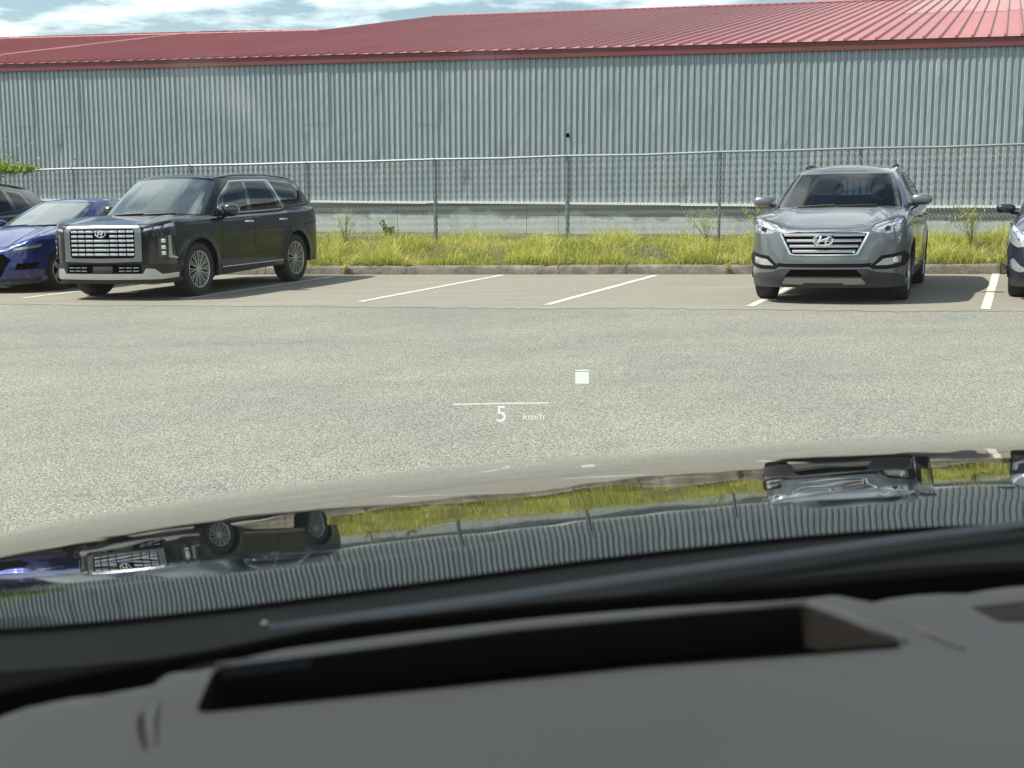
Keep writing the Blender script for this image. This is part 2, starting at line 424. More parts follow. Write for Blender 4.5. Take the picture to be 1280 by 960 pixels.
    def S(s, p, t, off=0.0):
        p = np.asarray(p, float); t = np.asarray(t, float); T = s.F(p, s.ztop(p)); g_ = s.crv(s.gb, p); e = 1 - (1 - np.clip(t, 0, 1.05)) ** s.d.get('he', 1.5)
        e = np.where(t > 1, 1, e)
        o = T + (g_ - T) * t[..., None]; o[..., 2] = T[..., 2] + (g_[..., 2] - T[..., 2]) * e
        for (pr, wd, hh) in s.d.get('ridges', []):
            o[..., 2] += hh * np.exp(-((np.abs(p) - pr) / wd) ** 2) * np.clip(np.sin(math.pi * np.clip(t, 0, 1)), 0, 1) ** .7
        o[..., 2] += off; return o
    def Hc(s, p, v, off=0.0):
        p = np.asarray(p, float); v = np.asarray(v, float); a = s.crv(s.gb, p); b = s.crv(s.gr, p); _, _, nx, ny = s.base(p)
        o = a + (b - a) * v[..., None]; bl = s.d.get('cb', .035) * 4 * v * (1 - v) + off
        o[..., 0] += nx * bl; o[..., 1] += ny * bl
        return o
    def Rf(s, p, w_, off=0.0):
        p = np.asarray(p, float); w_ = np.asarray(w_, float); a = s.crv(s.gr, p); c = a.copy()
        yf, yr = s.gr[1].min() + .35, s.gr[1].max() - .35
        c[..., 0] = 0; c[..., 1] = np.clip(a[..., 1], yf, yr); c[..., 2] = s.d['roofz'] 
        o = a + (c - a) * w_[..., None]; e = 1 - (1 - np.clip(w_, 0, 1)) ** 2.2; o[..., 2] = a[..., 2] + (c[..., 2] - a[..., 2]) * e + off
        return o

def offset_poly(poly, d):
    P = np.array(poly, float); n = len(P); a = 0
    for i in range(n): a += P[i, 0] * P[(i + 1) % n, 1] - P[(i + 1) % n, 0] * P[i, 1]
    sg = 1 if a > 0 else -1; o = []
    for i in range(n):
        e1 = P[i] - P[i - 1]; e2 = P[(i + 1) % n] - P[i]; n1 = np.array([e1[1], -e1[0]]) * sg / max(np.linalg.norm(e1), 1e-6); n2 = np.array([e2[1], -e2[0]]) * sg / max(np.linalg.norm(e2), 1e-6)
        m = n1 + n2; m /= max(np.linalg.norm(m), 1e-6); o.append(tuple(P[i] + m * d / max(.5, float(m @ n1))))
    return o
def mir(poly): return [(-a, b) for a, b in poly][::-1]
def arc(c, r, a0, a1, n): return [(c[0] + r * math.cos(a0 + (a1 - a0) * i / n), c[1] + r * math.sin(a0 + (a1 - a0) * i / n)) for i in range(n + 1)]

def emblem(parent, B, p, z, wd, mat=None, off=.02):
    """oval ring with a slanted H inside"""
    q = B.F(np.array([p, p + .01, p]), np.array([z, z, z + .01]), off); o = Vector(q[0]); X = (Vector(q[1]) - o).normalized(); Z = (Vector(q[2]) - o).normalized(); Y = -X.cross(Z)
    m = Matrix.Translation(o) @ Matrix((X, Y, Z)).transposed().to_4x4()
    a = wd / 2; b = wd * .27; mb = MB(); r = wd * .05
    mb.tube([m @ Vector((a * math.cos(t), 0, b * math.sin(t))) for t in np.linspace(0, 2 * math.pi, 33)], r, 6, False)
    for sx in (-1, 1):
        mb.tube([m @ Vector((sx * a * .36 + .22 * a * k + sx * (.12 * a * k * k), -.002, b * .82 * k)) for k in np.linspace(-1, 1, 7)], [r * .6, r * 1.2, r * 1.4, r * 1.4, r * 1.4, r * 1.2, r * .6], 6)
    mb.tube([m @ Vector((x * a * .36, -.002, b * (.28 * x))) for x in np.linspace(-1, 1, 5)], r * 1.15, 6)
    return mb.build('badge', mat or M['chrome'], parent)

WHEEL_CACHE = {}
def make_wheel(parent, loc, side, rad, wid, rimr, style, mat, steer=0.0):
    root = bpy.data.objects.new('wheel', None); link(root, parent); root.location = loc; root.empty_display_size = .1
    root.rotation_euler = (0, 0, (math.pi if side < 0 else 0) + steer)
    key = (rad, wid, rimr, style, mat.name)
    if key not in WHEEL_CACHE:
        h = wid / 2; t = MB()
        prof = [(rimr, -h * .8), (rimr + .02, -h * .92), (rad - .05, -h), (rad - .02, -h * .93), (rad - .004, -h * .75), (rad, -h * .4), (rad, h * .4), (rad - .004, h * .75), (rad - .02, h * .93), (rad - .05, h), (rimr + .02, h * .94), (rimr, h * .8), (rimr - .01, 0)]
        t.lathe(prof, 40, closed=True)
        to = t.build('tyre', M['rubber'], root)
        r = MB()
        r.lathe([(rimr + .006, h * .86), (rimr + .002, h * .93), (rimr - .012, h * .90), (rimr - .02, h * .70), (rimr - .035, h * .1)], 40)
        n = {'multi': 12, 'ten': 10, 'five': 5}[style]
        for i in range(n):
            a = 2 * math.pi * i / n
            def P(rr, ang, hh): return Vector((hh, rr * math.cos(a + ang), rr * math.sin(a + ang)))
            if style == 'multi':
                for k in (-1, 1):
                    w0 = .0085
                    ang1 = k * .10 + .05
                    v = [P(.055, k * .04 - w0 / .055 * .7, h * .80), P(.055, k * .04 + w0 / .055 * .7, h * .80), P(rimr - .01, ang1 + w0 / rimr, h * .90), P(rimr - .01, ang1 - w0 / rimr, h * .90)]
                    v2 = [p_ - Vector((.03, 0, 0)) for p_ in v]
                    r.add(v + v2, [(0, 1, 2, 3), (0, 4, 5, 1), (1, 5, 6, 2), (2, 6, 7, 3), (3, 7, 4, 0)])
            else:
                w0 = .018 if style == 'ten' else .035
                v = [P(.055, -w0 / .06, h * .78), P(.055, w0 / .06, h * .78), P(rimr - .01, w0 * 1.1 / rimr, h * .88), P(rimr - .01, -w0 * 1.1 / rimr, h * .88)]
                v2 = [p_ - Vector((.035, 0, 0)) for p_ in v]
                r.add(v + v2, [(0, 1, 2, 3), (0, 4, 5, 1), (1, 5, 6, 2), (2, 6, 7, 3), (3, 7, 4, 0)])
        r.lathe([(.0, h * .86), (.03, h * .86), (.06, h * .82), (.065, h * .6)], 20)
        ro = r.build('rim', mat, root)
        b = MB(); b.lathe([(0.0, -h * .1), (rimr * .62, -h * .1), (rimr * .62, -h * .2), (rimr * .97, -h * .3), (rimr * .97, -h * .5)], 30); bo = b.build('brake_disc', M['void'], root)
        WHEEL_CACHE[key] = (to, ro, bo)
    else:
        for o in WHEEL_CACHE[key]: c = o.copy(); link(c); c.parent = root
    return root

def make_mirror(parent, B, side, paint_m, loc, size=(.13, .09, .085), back=.03):
    m = MB(); s_ = side; x, y, z = loc
    m.ell((s_ * x, y, z), size, 2.7, 20)
    o = m.build('side_mirror', paint_m, parent)
    k = MB(); k.tube([(s_ * (x - size[0] * 1.25), y + .02, z - size[2] * .75), (s_ * (x - size[0] * .4), y + .0, z - size[2] * .85)], [.028, .022], 8); k.build('mirror_arm', M['gloss_black'], o)
    g_ = MB(); g_.ell((s_ * x, y + size[1] * .82, z), (size[0] * .86, .02, size[2] * .82), 2.7, 16); g_.build('mirror_glass', M['chrome'], o)
    return o

def seat(parent, x, y, z, mat, w_=.25):
    m = MB(); m.ell((x, y, z), (w_, .26, .10), 3, 14)
    m.ell((0, 0, 0), (w_ * .95, .09, .34), 3, 14, Matrix.Translation((x, y + .30, z + .32)) @ Matrix.Rotation(-.22, 4, 'X'))
    o = m.build('car_seat', mat, parent)
    h = MB(); h.ell((x, y + .42, z + .74), (w_ * .55, .06, .10), 2.6, 14); h.tube([(x - .05, y + .41, z + .6), (x - .05, y + .42, z + .72)], .008, 5); h.tube([(x + .05, y + .41, z + .6), (x + .05, y + .42, z + .72)], .008, 5)
    h.build('headrest', mat, o)

def build_car(name, label, cat, d, loc, yaw, group=None):
    n = GN; q = n.rotation_difference(Vector((0, 0, 1))).inverted() if False else Vector((0, 0, 1)).rotation_difference(n)
    root = thing(name, label, cat, (loc[0], loc[1], G(*loc)), q @ Euler((0, 0, -R(yaw))).to_quaternion(), group)
    sc = d.get('scale', 1.0); root.scale = (sc, sc, sc)
    B = Body(d); P = B.P; pt = d['paint']; wz, ar = d['wz'], d['ar']; zb = d['zb']
    # ---- lower ring outline with the wheel arches cut out
    top = [(p, float(B.ztop(p))) for p in np.linspace(-P, P, 220)]
    def zbot(p): return float(np.interp(abs(p), [0, d['pf0'], d['pf1'], B.pw[0] + ar + .05, B.pw[1] - ar - .05, P - d['pf1'], P], [d['zbf'], d['zbf'], d['zbf'], zb, zb, d['zbr'], d['zbr']]))
    bot = []
    cur = P; side_bot = [(P, zbot(P))]
    for pw in (B.pw[1], B.pw[0]):
        a0 = math.asin(max(-1, min(1, (zbot(pw) - wz) / ar)))
        side_bot += [(pw + ar * math.cos(a) , wz + ar * math.sin(a)) for a in np.linspace(a0, math.pi - a0, 25)]
    half = side_bot + [(d['pf1'], zbot(0)), (0, zbot(0))]
    bot = half + [(-a, b) for a, b in half[::-1][1:]]
    outer = top + bot
    regs = []
    # doors on both sides
    for dn, (y0, y1, y2, y3) in (('front_door', d['fd']), ('rear_door', d['rd'])):
        a, b = B.py(y0), B.py(y1); zt0, zt1 = float(B.ztop(a)) - .006, float(B.ztop(b)) - .006
        poly = [(B.py(y2), zb + .10), (B.py(y3), zb + .10), (B.py(y3) + .0, zb + .3), (b, .62 * zt1), (b, zt1), (a, zt0), (a, zb + .35)]
        if dn == 'rear_door':
            cpw = B.pw[1]; poly = [(B.py(y2), zb + .10), (cpw - ar - .05, zb + .10)] + [(cpw + (ar + .055) * math.cos(t), wz + (ar + .055) * math.sin(t)) for t in np.linspace(math.pi * .98, math.acos(max(-1, min(1, (b - cpw) / (ar + .055)))), 7) ] + [(b, zt1), (a, zt0)]
        for sgn in (1, -1):
            pp = poly if sgn > 0 else mir(poly)
            regs.append((dn, pp, pt, 0.0, .012)); regs.append(('shut_line', offset_poly(pp, .007), M['void'], -.008, 0))
    tl = d['tail']
    for sgn in (1, -1):
        pp = [(B.key(k), z) for k, z in tl]; pp = pp if sgn > 0 else mir(pp); regs.append(('tail_light', pp, M['red_lens'], .004, .01))
    front = [r for r in d['front'](B)]
    regs = front + regs
    regs += [('sill_trim', [(B.pw[0] + ar + .02, zb - .01), (B.pw[1] - ar - .02, zb - .01), (B.pw[1] - ar - .05, zb + .075), (B.pw[0] + ar + .05, zb + .075)], d['clad'], .01, .02)]
    regs += [('sill_trim', mir(regs[-1][1]), d['clad'], .01, .02)]
    if d.get('archclad'):
        for pw in B.pw:
            for sgn in (1, -1):
                a0 = math.asin((zbot(pw) - wz) / ar); th = .055
                pp = arc((pw, wz), ar + th, a0, math.pi - a0, 24) + arc((pw, wz), ar - .01, math.pi - a0, a0, 24)
                regs.append(('wheel_arch_trim', pp if sgn > 0 else mir(pp), d['clad'], .012, .03))
    V, F, lab = sheet(regs, .075, outer)
    doors = []
    for i, r in enumerate(regs):
        m = lab == i
        if not m.any(): continue
        o = map_piece(r[0], V, F[m], B.F, r[3], r[2], root, r[4])
        if r[0].endswith('door'): doors.append((r[0], np.mean([q_[0] for q_ in r[1]]) > 0, o))
    map_piece('body_shell', V, F[lab == 999], B.F, 0.0, pt, root, .03)
    # dark liner behind everything
    pl = np.linspace(-P, P, 161); zs = [zb + .02, .5, .9]
    LV = []; 
    for z in zs: LV.append(B.F(pl, np.minimum(z + 0 * pl, B.ztop(pl) - .09), -.14))
    # wheel wells stay open: the liner sits inside the track
    lv = np.vstack(LV); lv[:, 0] = np.clip(lv[:, 0], -d['hw'] + .32, d['hw'] - .32); k = len(pl)
    fs = [(j * k + i, j * k + i + 1, (j + 1) * k + i + 1, (j + 1) * k + i) for j in range(2) for i in range(k - 1)]
    mesh_np('underbody', lv, fs + [tuple(range(k - 1, -1, -1))], M['void'], root, False)
    for pw in B.pw:                                              # inner arches
        y = float(np.interp(pw, B.g, B.Y)); 
        for sgn in (1, -1):
            m = MB(); a = np.linspace(-.15, math.pi + .15, 16); m_v = []
            for xx in (d['hw'] - .02, d['hw'] - .34):
                m_v += [(sgn * xx, y + (ar + .02) * math.cos(t), wz + (ar + .02) * math.sin(t)) for t in a]
            m.add(m_v, [(i, i + 1, 17 + i, 16 + i) for i in range(15)]); m.build('wheel_arch_liner', M['void'], root)
    # ---- shelf: bonnet, boot, ledges
    pc = d['pcowl']; pcr = P - d.get('pboot', .5)
    outer2 = [(-P, 0), (P, 0), (P, 1), (-P, 1)]
    hb = [(-pc, .012), (pc, .012), (pc - .06, .97), (-pc + .06, .97)]
    rg = [('bonnet', hb, pt, .0, .012), ('cowl', [(-pc - .01, .0), (pc + .01, .0), (pc, 1), (-pc, 1)], M['void'], -.006, 0)]
    rg[1] = ('shut_line', [(-pc - .012, .004), (pc + .012, .004), (pc - .04, .985), (-pc + .04, .985)], M['void'], -.01, 0)
    V, F, lab = sheet(rg, .075, [(p, t) for p, t in densify(outer2, .2)])
    for i, r in enumerate(rg): 
        if (lab == i).any(): map_piece(r[0], V, F[lab == i], B.S, r[3], r[2], root, r[4])
    map_piece('waist_panel', V, F[lab == 999], B.S, 0, pt, root)
    # ---- cabin ring
    rg = []
    a0 = d['pa']                                                # windscreen half extent in p
    ws = [(-a0, .035), (a0, .035), (a0 - .015, .95), (-a0 + .015, .95)]
    rg.append(('windscreen', ws, d['wsglass'], -.006, 0, None)); rg.append(('windscreen_seal', offset_poly(ws, .022), M['gloss_black'], -.002, 0, None))
    for (nm, pl_, gm, tm, tw) in d['win']:
        base = [(B.key(k), v) for k, v in pl_]
        for sgn in (1, -1):
            pp = base if sgn > 0 else mir(base); rg.append((nm, pp, gm, -.004, 0, None))
            if tw: rg.append(('window_trim', offset_poly(pp, tw), tm, .003, .004, None))
    if d.get('winblack'):
        base = [(B.key(k), v) for k, v in d['winblack']]
        for sgn in (1, -1): rg.append(('window_frame', base if sgn > 0 else mir(base), M['gloss_black'], .0, .004, None))
    if d.get('winchrome'):
        for base in d['winchrome']:
            base = [(B.key(k), v) for k, v in base]
            for sgn in (1, -1): rg.insert(0, ('window_trim', base if sgn > 0 else mir(base), M['chrome'], .006, .008, None))
    rp = P - d['prear']; rw = [(rp, .12), (P, .12), (P, .9), (rp + .03, .9)]
    rg.append(('rear_window', rw, d['rearglass'], -.004, 0, None)); rg.append(('rear_window', mir(rw), d['rearglass'], -.004, 0, None))
    V, F, lab = sheet(rg, .075, densify([(-P, 0), (P, 0), (P, 1), (-P, 1)], .2))
    for i, r in enumerate(rg):
        if (lab == i).any(): map_piece(r[0], V, F[lab == i], B.Hc, r[3], r[2], root, r[4])
    map_piece('pillars', V, F[lab == 999], B.Hc, 0, d.get('pillar', pt), root, .03)
    # ---- roof
    V, F, lab = sheet([('sunroof', [(-.42, .55), (.42, .55), (.42, .95), (-.42, .95)], pt, 0, 0)], .09, densify([(-P, 0), (P, 0), (P, 1), (-P, 1)], .2))
    map_piece('roof', V, F, B.Rf, 0, d.get('roofm', pt), root, .03)
    # ---- cabin floor, dash, seats, steering wheel
    fz_ = float(B.gb[2].min()) - .04
    m = MB(); m.box((0, (d['gy0'] + d['gy1']) / 2, .42), (2 * d['hw'] - .5, d['gy1'] - d['gy0'], .04)); m.build('cabin_floor', M['void'], root)
    m = MB(); m.ell((0, d['gy0'] + .38, fz_ - .06), (d['hw'] - .24, .30, .10), 4, 20); m.build('dashboard', d.get('dashm', M['interior']), root)
    sx = .37; sy = d['gy0'] + 1.28
    for x in (-sx, sx): seat(root, x, sy, fz_ - .45, d.get('seatm', M['interior']))
    for x in (-sx, sx): seat(root, x, sy + .95, fz_ - .45, d.get('seatm', M['interior']), .28)
    m = MB(); c = Vector((sx, d['gy0'] + .72, fz_ + .02)); mt = Matrix.Translation(c) @ Matrix.Rotation(R(-62), 4, 'X')
    m.tube([mt @ Vector((.185 * math.cos(t), .185 * math.sin(t), 0)) for t in np.linspace(0, 2 * math.pi, 25)], .014, 7, False)
    for t in (0, math.pi, -math.pi / 2): m.tube([mt @ Vector((.04 * math.cos(t), .04 * math.sin(t), 0)), mt @ Vector((.18 * math.cos(t), .18 * math.sin(t), 0))], .014, 6)
    m.ell((0, 0, 0), (.06, .06, .02), 2.5, 12, mt); m.build('steering_wheel', M['gloss_black'], root)
    m = MB(); gy = float(B.gr[1].min()); m.ell((0, gy + .02, float(B.gr[2].max()) - .10), (.12, .012, .035), 3, 12); m.build('rear_view_mirror', M['gloss_black'], root)
    # ---- wheels
    for yy in (d['wf'], d['wr']):
        for sgn in (1, -1):
            make_wheel(root, (sgn * (d['hw'] - .025 - d['tw'] / 2), yy, d['wrad']), sgn, d['wrad'], d['tw'], d['rimr'], d['style'], d['rimm'])
    # ---- mirrors, handles, rails, wipers
    for sgn in (1, -1): make_mirror(root, B, sgn, d.get('mirm', pt), d['mir'], d.get('mirs', (.13, .09, .085)))
    for dn, right, o in doors:
        y = d['hy'][0] if dn == 'front_door' else d['hy'][1]; p_ = B.py(y) * (1 if right else -1); z = d['hz']
        q0 = B.F(np.array([p_ - .11, p_ - .08, p_ + .08, p_ + .11]), np.array([z] * 4), .0); q1 = B.F(np.array([p_ - .11, p_ - .08, p_ + .08, p_ + .11]), np.array([z] * 4), .035)
        m = MB(); m.tube([q0[0], q1[1], q1[2], q0[3]], [.012, .016, .016, .012], 8); m.build('door_handle', d.get('handm', pt), o)
    if d.get('rails'):
        for sgn in (1, -1):
            ys = np.linspace(*d['rails'], 14); pts = []
            for i, yv in enumerate(ys):
                k = np.interp(yv, B.gr[1][B.gr[0] > .3], np.where(B.gr[0] > .3)[0]); k = int(k); lift = .022 * min(1, 6 * min(i, 13 - i) / 13)
                pts.append((sgn * (B.gr[0][k] - .05), yv, B.gr[2][k] + .012 + lift))
            m = MB(); m.tube(pts, .017, 8); m.build('roof_rail', d.get('railm', M['satin']), root)
    for k in (-1, 1):
        a, b = (B.px(.05 if k > 0 else .55), B.px(.55 if k > 0 else .02))
        m = MB(); pts = B.Hc(np.linspace(.02 + (.0 if k > 0 else -.60), .60 + (.0 if k > 0 else -.60), 7), np.linspace(.02, .05, 7), .02); m.tube(pts, .012, 6); m.build('windscreen_wiper', M['plastic'], root)
    return root, B

def poly_f(B, pts): return [(B.px(x) if x >= 0 else -B.px(-x), z) for x, z in pts]
def sym(pts):      # half outline (x>=0, from top centre to bottom centre) -> closed outline
    return pts + [(-a, b) for a, b in pts[::-1]]

# ---------- big black SUV
def pal_front(B):
    o = []
    # upper lamp strips, vertical lamps (both sides)
    for sg in (1, -1):
        f = (lambda q: q) if sg > 0 else mir
        for a, b in ((.665, .80), (.81, .94), (.955, 1.16)):
            za = lambda p: 1.0 + (p - .66) * .17
            zl = lambda p: .968 + (p - .66) * .13
            o.append(('headlight', f([(a, zl(a)), (b - .03, zl(b)), (b, za(b) - .012), (a + .02, za(a))]), M['lamp_white'], .004, .01))
        o.append(('headlight_housing', f([(.64, .955), (1.15, 1.015), (1.20, 1.10), (.66, 1.02)]), M['gloss_black'], .0, .01))
        o.append(('daytime_light', f([(1.015, .60), (1.19, .575), (1.18, .60), (1.075, .625), (1.06, .90), (1.02, .90)]), M['lamp_white'], .012, .02))
        o.append(('lamp_glass', f([(.865, .62), (1.0, .60), (1.005, .895), (.88, .89)]), M['lamp_dark'], .004, .01))
        o.append(('lamp_surround', f([(.72, .52), (1.2, .50), (1.22, .57), (1.10, .93), (.76, .93), (.72, .88)]), M['gloss_black'], -.01, .01))
    grille = sym([(0, 1.005), (.50, 1.0), (.535, .97), (.53, .63), (.50, .60), (0, .595)])
    o.append(('grille_mesh', grille, M['void'], -.035, 0))
    o.append(('grille_surround', sym([(0, 1.062), (.57, 1.056), (.63, 1.0), (.635, .93), (.63, .55), (0, .535)]), M['satin'], .012, .05))
    o.append(('lower_grille', sym([(0, .515), (.60, .515), (.62, .385), (0, .385)]), M['void'], -.03, 0))
    o.append(('skid_plate', sym([(0, .383), (.635, .383), (.68, .455), (.80, .45), (.90, .375), (1.21, .385), (1.20, .315), (0.9, .305), (0, .30)]), M['silver'], .012, .03))
    o.append(('bumper_lower', sym([(0, .30), (.9, .305), (1.20, .315), (1.2, .20), (0, .20)]), M['plastic'], -.01, 0))
    return o
pal = dict(
    plan=[(0, -2.38), (.5, -2.36), (.80, -2.29), (.915, -2.14), (.962, -1.85), (.975, -1.45), (.985, -.8), (.985, 0), (.985, 1.0), (.978, 1.7), (.955, 2.15), (.88, 2.31), (.65, 2.40), (.3, 2.43), (0, 2.44)],
    hw=.985, pf0=.55, pf1=1.25, wf=-1.42, wr=1.45, wz=.39, ar=.445, wrad=.39, tw=.255, rimr=.265, style='multi', rimm=M['alloy'],
    zb=.29, zbf=.24, zbr=.34, rr=.06, rrf=1.3, flare=.022, he=1.7,
    ztop=[(('f', 0), 1.075), (('f', .6), 1.07), (('f', .88), 1.09), (('s', -1.9), 1.12), (('s', -1.2), 1.13), (('s', -.6), 1.13), (('s', .8), 1.15), (('s', 1.8), 1.19), (('r', .8), 1.21), (('r', 0), 1.2)],
    fin=[(0, .10), (.22, .04), (.30, 0), (.9, .015), (1.0, .03), (1.2, .03)], sin=[(0, .07), (.28, .035), (.42, .012), (.62, .005), (.80, 0), (.93, .010), (1.0, .02), (1.2, .02)], rin=[(0, .08), (.3, 0), (1, .02), (1.2, .02)],
    gb=[(('f', 0), (0, -1.36, 1.165)), (('f', .5), (.43, -1.33, 1.165)), (('f', .85), (.72, -1.22, 1.155)), (('s', -2.0), (.82, -1.12, 1.15)), (('s', -.95), (.90, -.92, 1.15)), (('s', 0), (.905, 0, 1.165)), (('s', 1.0), (.905, 1.0, 1.185)), (('s', 1.9), (.885, 1.85, 1.21)), (('s', 2.22), (.84, 2.21, 1.225)), (('r', .7), (.68, 2.34, 1.22)), (('r', 0), (0, 2.37, 1.21))],
    gr=[(('f', 0), (0, -.60, 1.715)), (('f', .5), (.36, -.59, 1.705)), (('f', .85), (.61, -.52, 1.685)), (('s', -2.0), (.66, -.44, 1.675)), (('s', -.95), (.685, -.28, 1.68)), (('s', 0), (.695, .22, 1.70)), (('s', 1.0), (.685, 1.0, 1.70)), (('s', 1.9), (.66, 1.75, 1.67)), (('s', 2.22), (.63, 2.08, 1.64)), (('r', .7), (.48, 2.19, 1.635)), (('r', 0), (0, 2.23, 1.645))],
    roofz=1.745, cb=.03, pa=1.30, pcowl=2.02, prear=.75, gy0=-1.2, gy1=2.3,
    fd=(-.80, .13, -.86, .13), rd=(.13, 1.22, .13, 1.1),
    tail=[(('s', 2.30), 1.1), (('s', 2.30), .62), (('r', .80), .62), (('r', .80), 1.1)],
    front=pal_front, clad=M['gloss_black'], paint=M['black_paint'], wsglass=M['bright_glass'], rearglass=M['privacy_glass'],
    win=[('side_window', [(('s', -.62), .05), (('s', .06), .05), (('s', -.02), .86), (('s', -.52), .84), (('s', -.80), .5)], M['side_glass'], None, 0),
         ('side_window', [(('s', .16), .05), (('s', 1.02), .06), (('s', .86), .86), (('s', .12), .86)], M['privacy_glass'], None, 0),
         ('quarter_window', [(('s', 1.30), .08), (('s', 1.98), .14), (('s', 2.02), .60), (('s', 1.86), .84), (('s', 1.06), .86)], M['privacy_glass'], None, 0)],
    winblack=[(('s', -.80), .03), (('s', 2.08), .08), (('s', 2.10), .62), (('s', 1.9), .90), (('s', -.62), .90), (('s', -1.02), .45)],
    winchrome=[[(('s', -.84), .0), (('s', 1.12), .0), (('s', 1.12), .024), (('s', -.84), .024)],
               [(('s', -.84), .0), (('s', -.81), .0), (('s', -1.0), .45), (('s', -.63), .90), (('s', .97), .90), (('s', .97), .918), (('s', -.64), .918), (('s', -1.03), .45)],
               [(('s', 1.165), .024), (('s', 1.195), .024), (('s', 1.0), .918), (('s', .965), .918)]],
    mir=(1.05, -.68, 1.21), mirs=(.135, .085, .095), mirm=M['gloss_black'], hy=(-.0 - .05, 1.0), hz=1.03, handm=M['chrome'], rails=(-.40, 1.9), railm=M['satin'],
    ridges=[(.62, .10, .025), (1.1, .2, .02)], seatm=M['interior_light'], dashm=M['interior_light'])

def add_palisade(loc, yaw):
    root, B = build_car('parked_suv', 'large black SUV with a wide chrome brick-pattern grille and silver multi-spoke wheels', 'SUV', pal, loc, yaw)
    def piece(nm, p, z, w_, h_, m, off, parent=root, dep=.02):
        q = B.F(np.array([p, p + .01, p]), np.array([z, z, z + .01]), off); o = Vector(q[0]); X = (Vector(q[1]) - o).normalized(); Z = (Vector(q[2]) - o).normalized(); Y = -X.cross(Z)
        mt = Matrix.Translation(o) @ Matrix((X, Y, Z)).transposed().to_4x4(); k = MB(); k.box((0, 0, 0), (w_, dep, h_), mat=mt, bev=min(w_, h_) * .25); return k.build(nm, m, parent)
    cols = [-.46, -.335, -.20, 0, .20, .335, .46]; wd = [.11, .115, .13, .25, .13, .115, .11]
    for r_ in range(6):
        for c, w_ in zip(cols, wd):
            if r_ in (0, 1) and c == 0: continue
            piece('grille_bar', c, .965 - r_ * .063, w_, .036, M['chrome'], -.004)
    for r_ in range(2):
        for c in (-.53, -.42, -.31, .31, .42, .53): piece('lower_grille_bar', c, .465 - r_ * .045, .09, .018, M['satin'], -.004)
    piece('registration_plate_holder', 0, .445, .34, .10, M['plastic'], .0)
    piece('grille_bar', 0, .965, .25, .036, M['chrome'], -.012)
    emblem(root, B, 0, .935, .165)
    for sg in (1, -1):
        for z in (.83, .74, .66): piece('lamp_projector', sg * .94, z, .07, .055, M['reflector'], .0)
    m = MB(); ps = np.linspace(B.py(-.86), B.py(.95), 12)
    for sg in (1, -1): m.tube(B.F(sg * ps, .385 + 0 * ps, .012), .012, 6)
    m.build('sill_chrome_strip', M['chrome'], root)
    return root, B

# ---------- grey SUV
def sf_front(B):
    o = []; f = lambda pts: poly_f(B, pts)
    for sg in (1, -1):
        mm = (lambda q: q) if sg > 0 else mir
        # lamp internals
        o.append(('headlight_trim', mm(f([(.585, .885), (.66, .925), (.87, .985), (.90, .965), (.75, .925), (.64, .885)])), M['chrome'], -.004, .01))
        o.append(('headlight', mm(f([(.53, .888), (.60, .945), (.72, .985), (.86, 1.025), (.905, 1.02), (.905, .94), (.875, .86), (.74, .835), (.63, .845)])), M['head_clear'], -.012, 0))
        o.append(('fog_light', mm(f([(.585, .468), (.68, .545), (.86, .575), (.88, .55), (.865, .49), (.72, .468)])), M['lamp_white'], .0, .01))
        o.append(('fog_light_surround', mm(f([(.525, .455), (.655, .580), (.895, .628), (.92, .55), (.90, .448), (.72, .422), (.56, .425)])), M['trim_black'], .006, .02))
    gr = sym([(0, .868), (.30, .862), (.50, .842), (.375, .612), (.33, .60), (0, .598)])
    o.append(('grille_mesh', f(gr), M['void'], -.04, 0))
    o.append(('grille_surround', f(sym([(0, .880), (.32, .875), (.525, .853), (.52, .832), (.398, .598), (.345, .588), (0, .586)])), M['chrome'], .008, .03))
    o.append(('bumper_band', f(sym([(0, .49), (.45, .49), (.55, .50), (.535, .45), (.42, .445), (0, .443)])), M['trim_black'], -.008, .01))
    o.append(('lower_grille', f(sym([(0, .42), (.38, .42), (.45, .345), (.45, .33), (0, .33)])), M['void'], -.04, 0))
    o.append(('skid_plate', f(sym([(0, .318), (.44, .318), (.49, .262), (.48, .245), (.25, .24), (.22, .262), (0, .262)])), M['satin'], .012, .02))
    o.append(('bumper_lower', [(-1.16, .16), (1.16, .16), (1.16, .30), (1.0, .36), (.62, .39), (.5, .428), (-.5, .428), (-.62, .39), (-1.0, .36), (-1.16, .30)], M['cladding'], .0, .02))
    return o
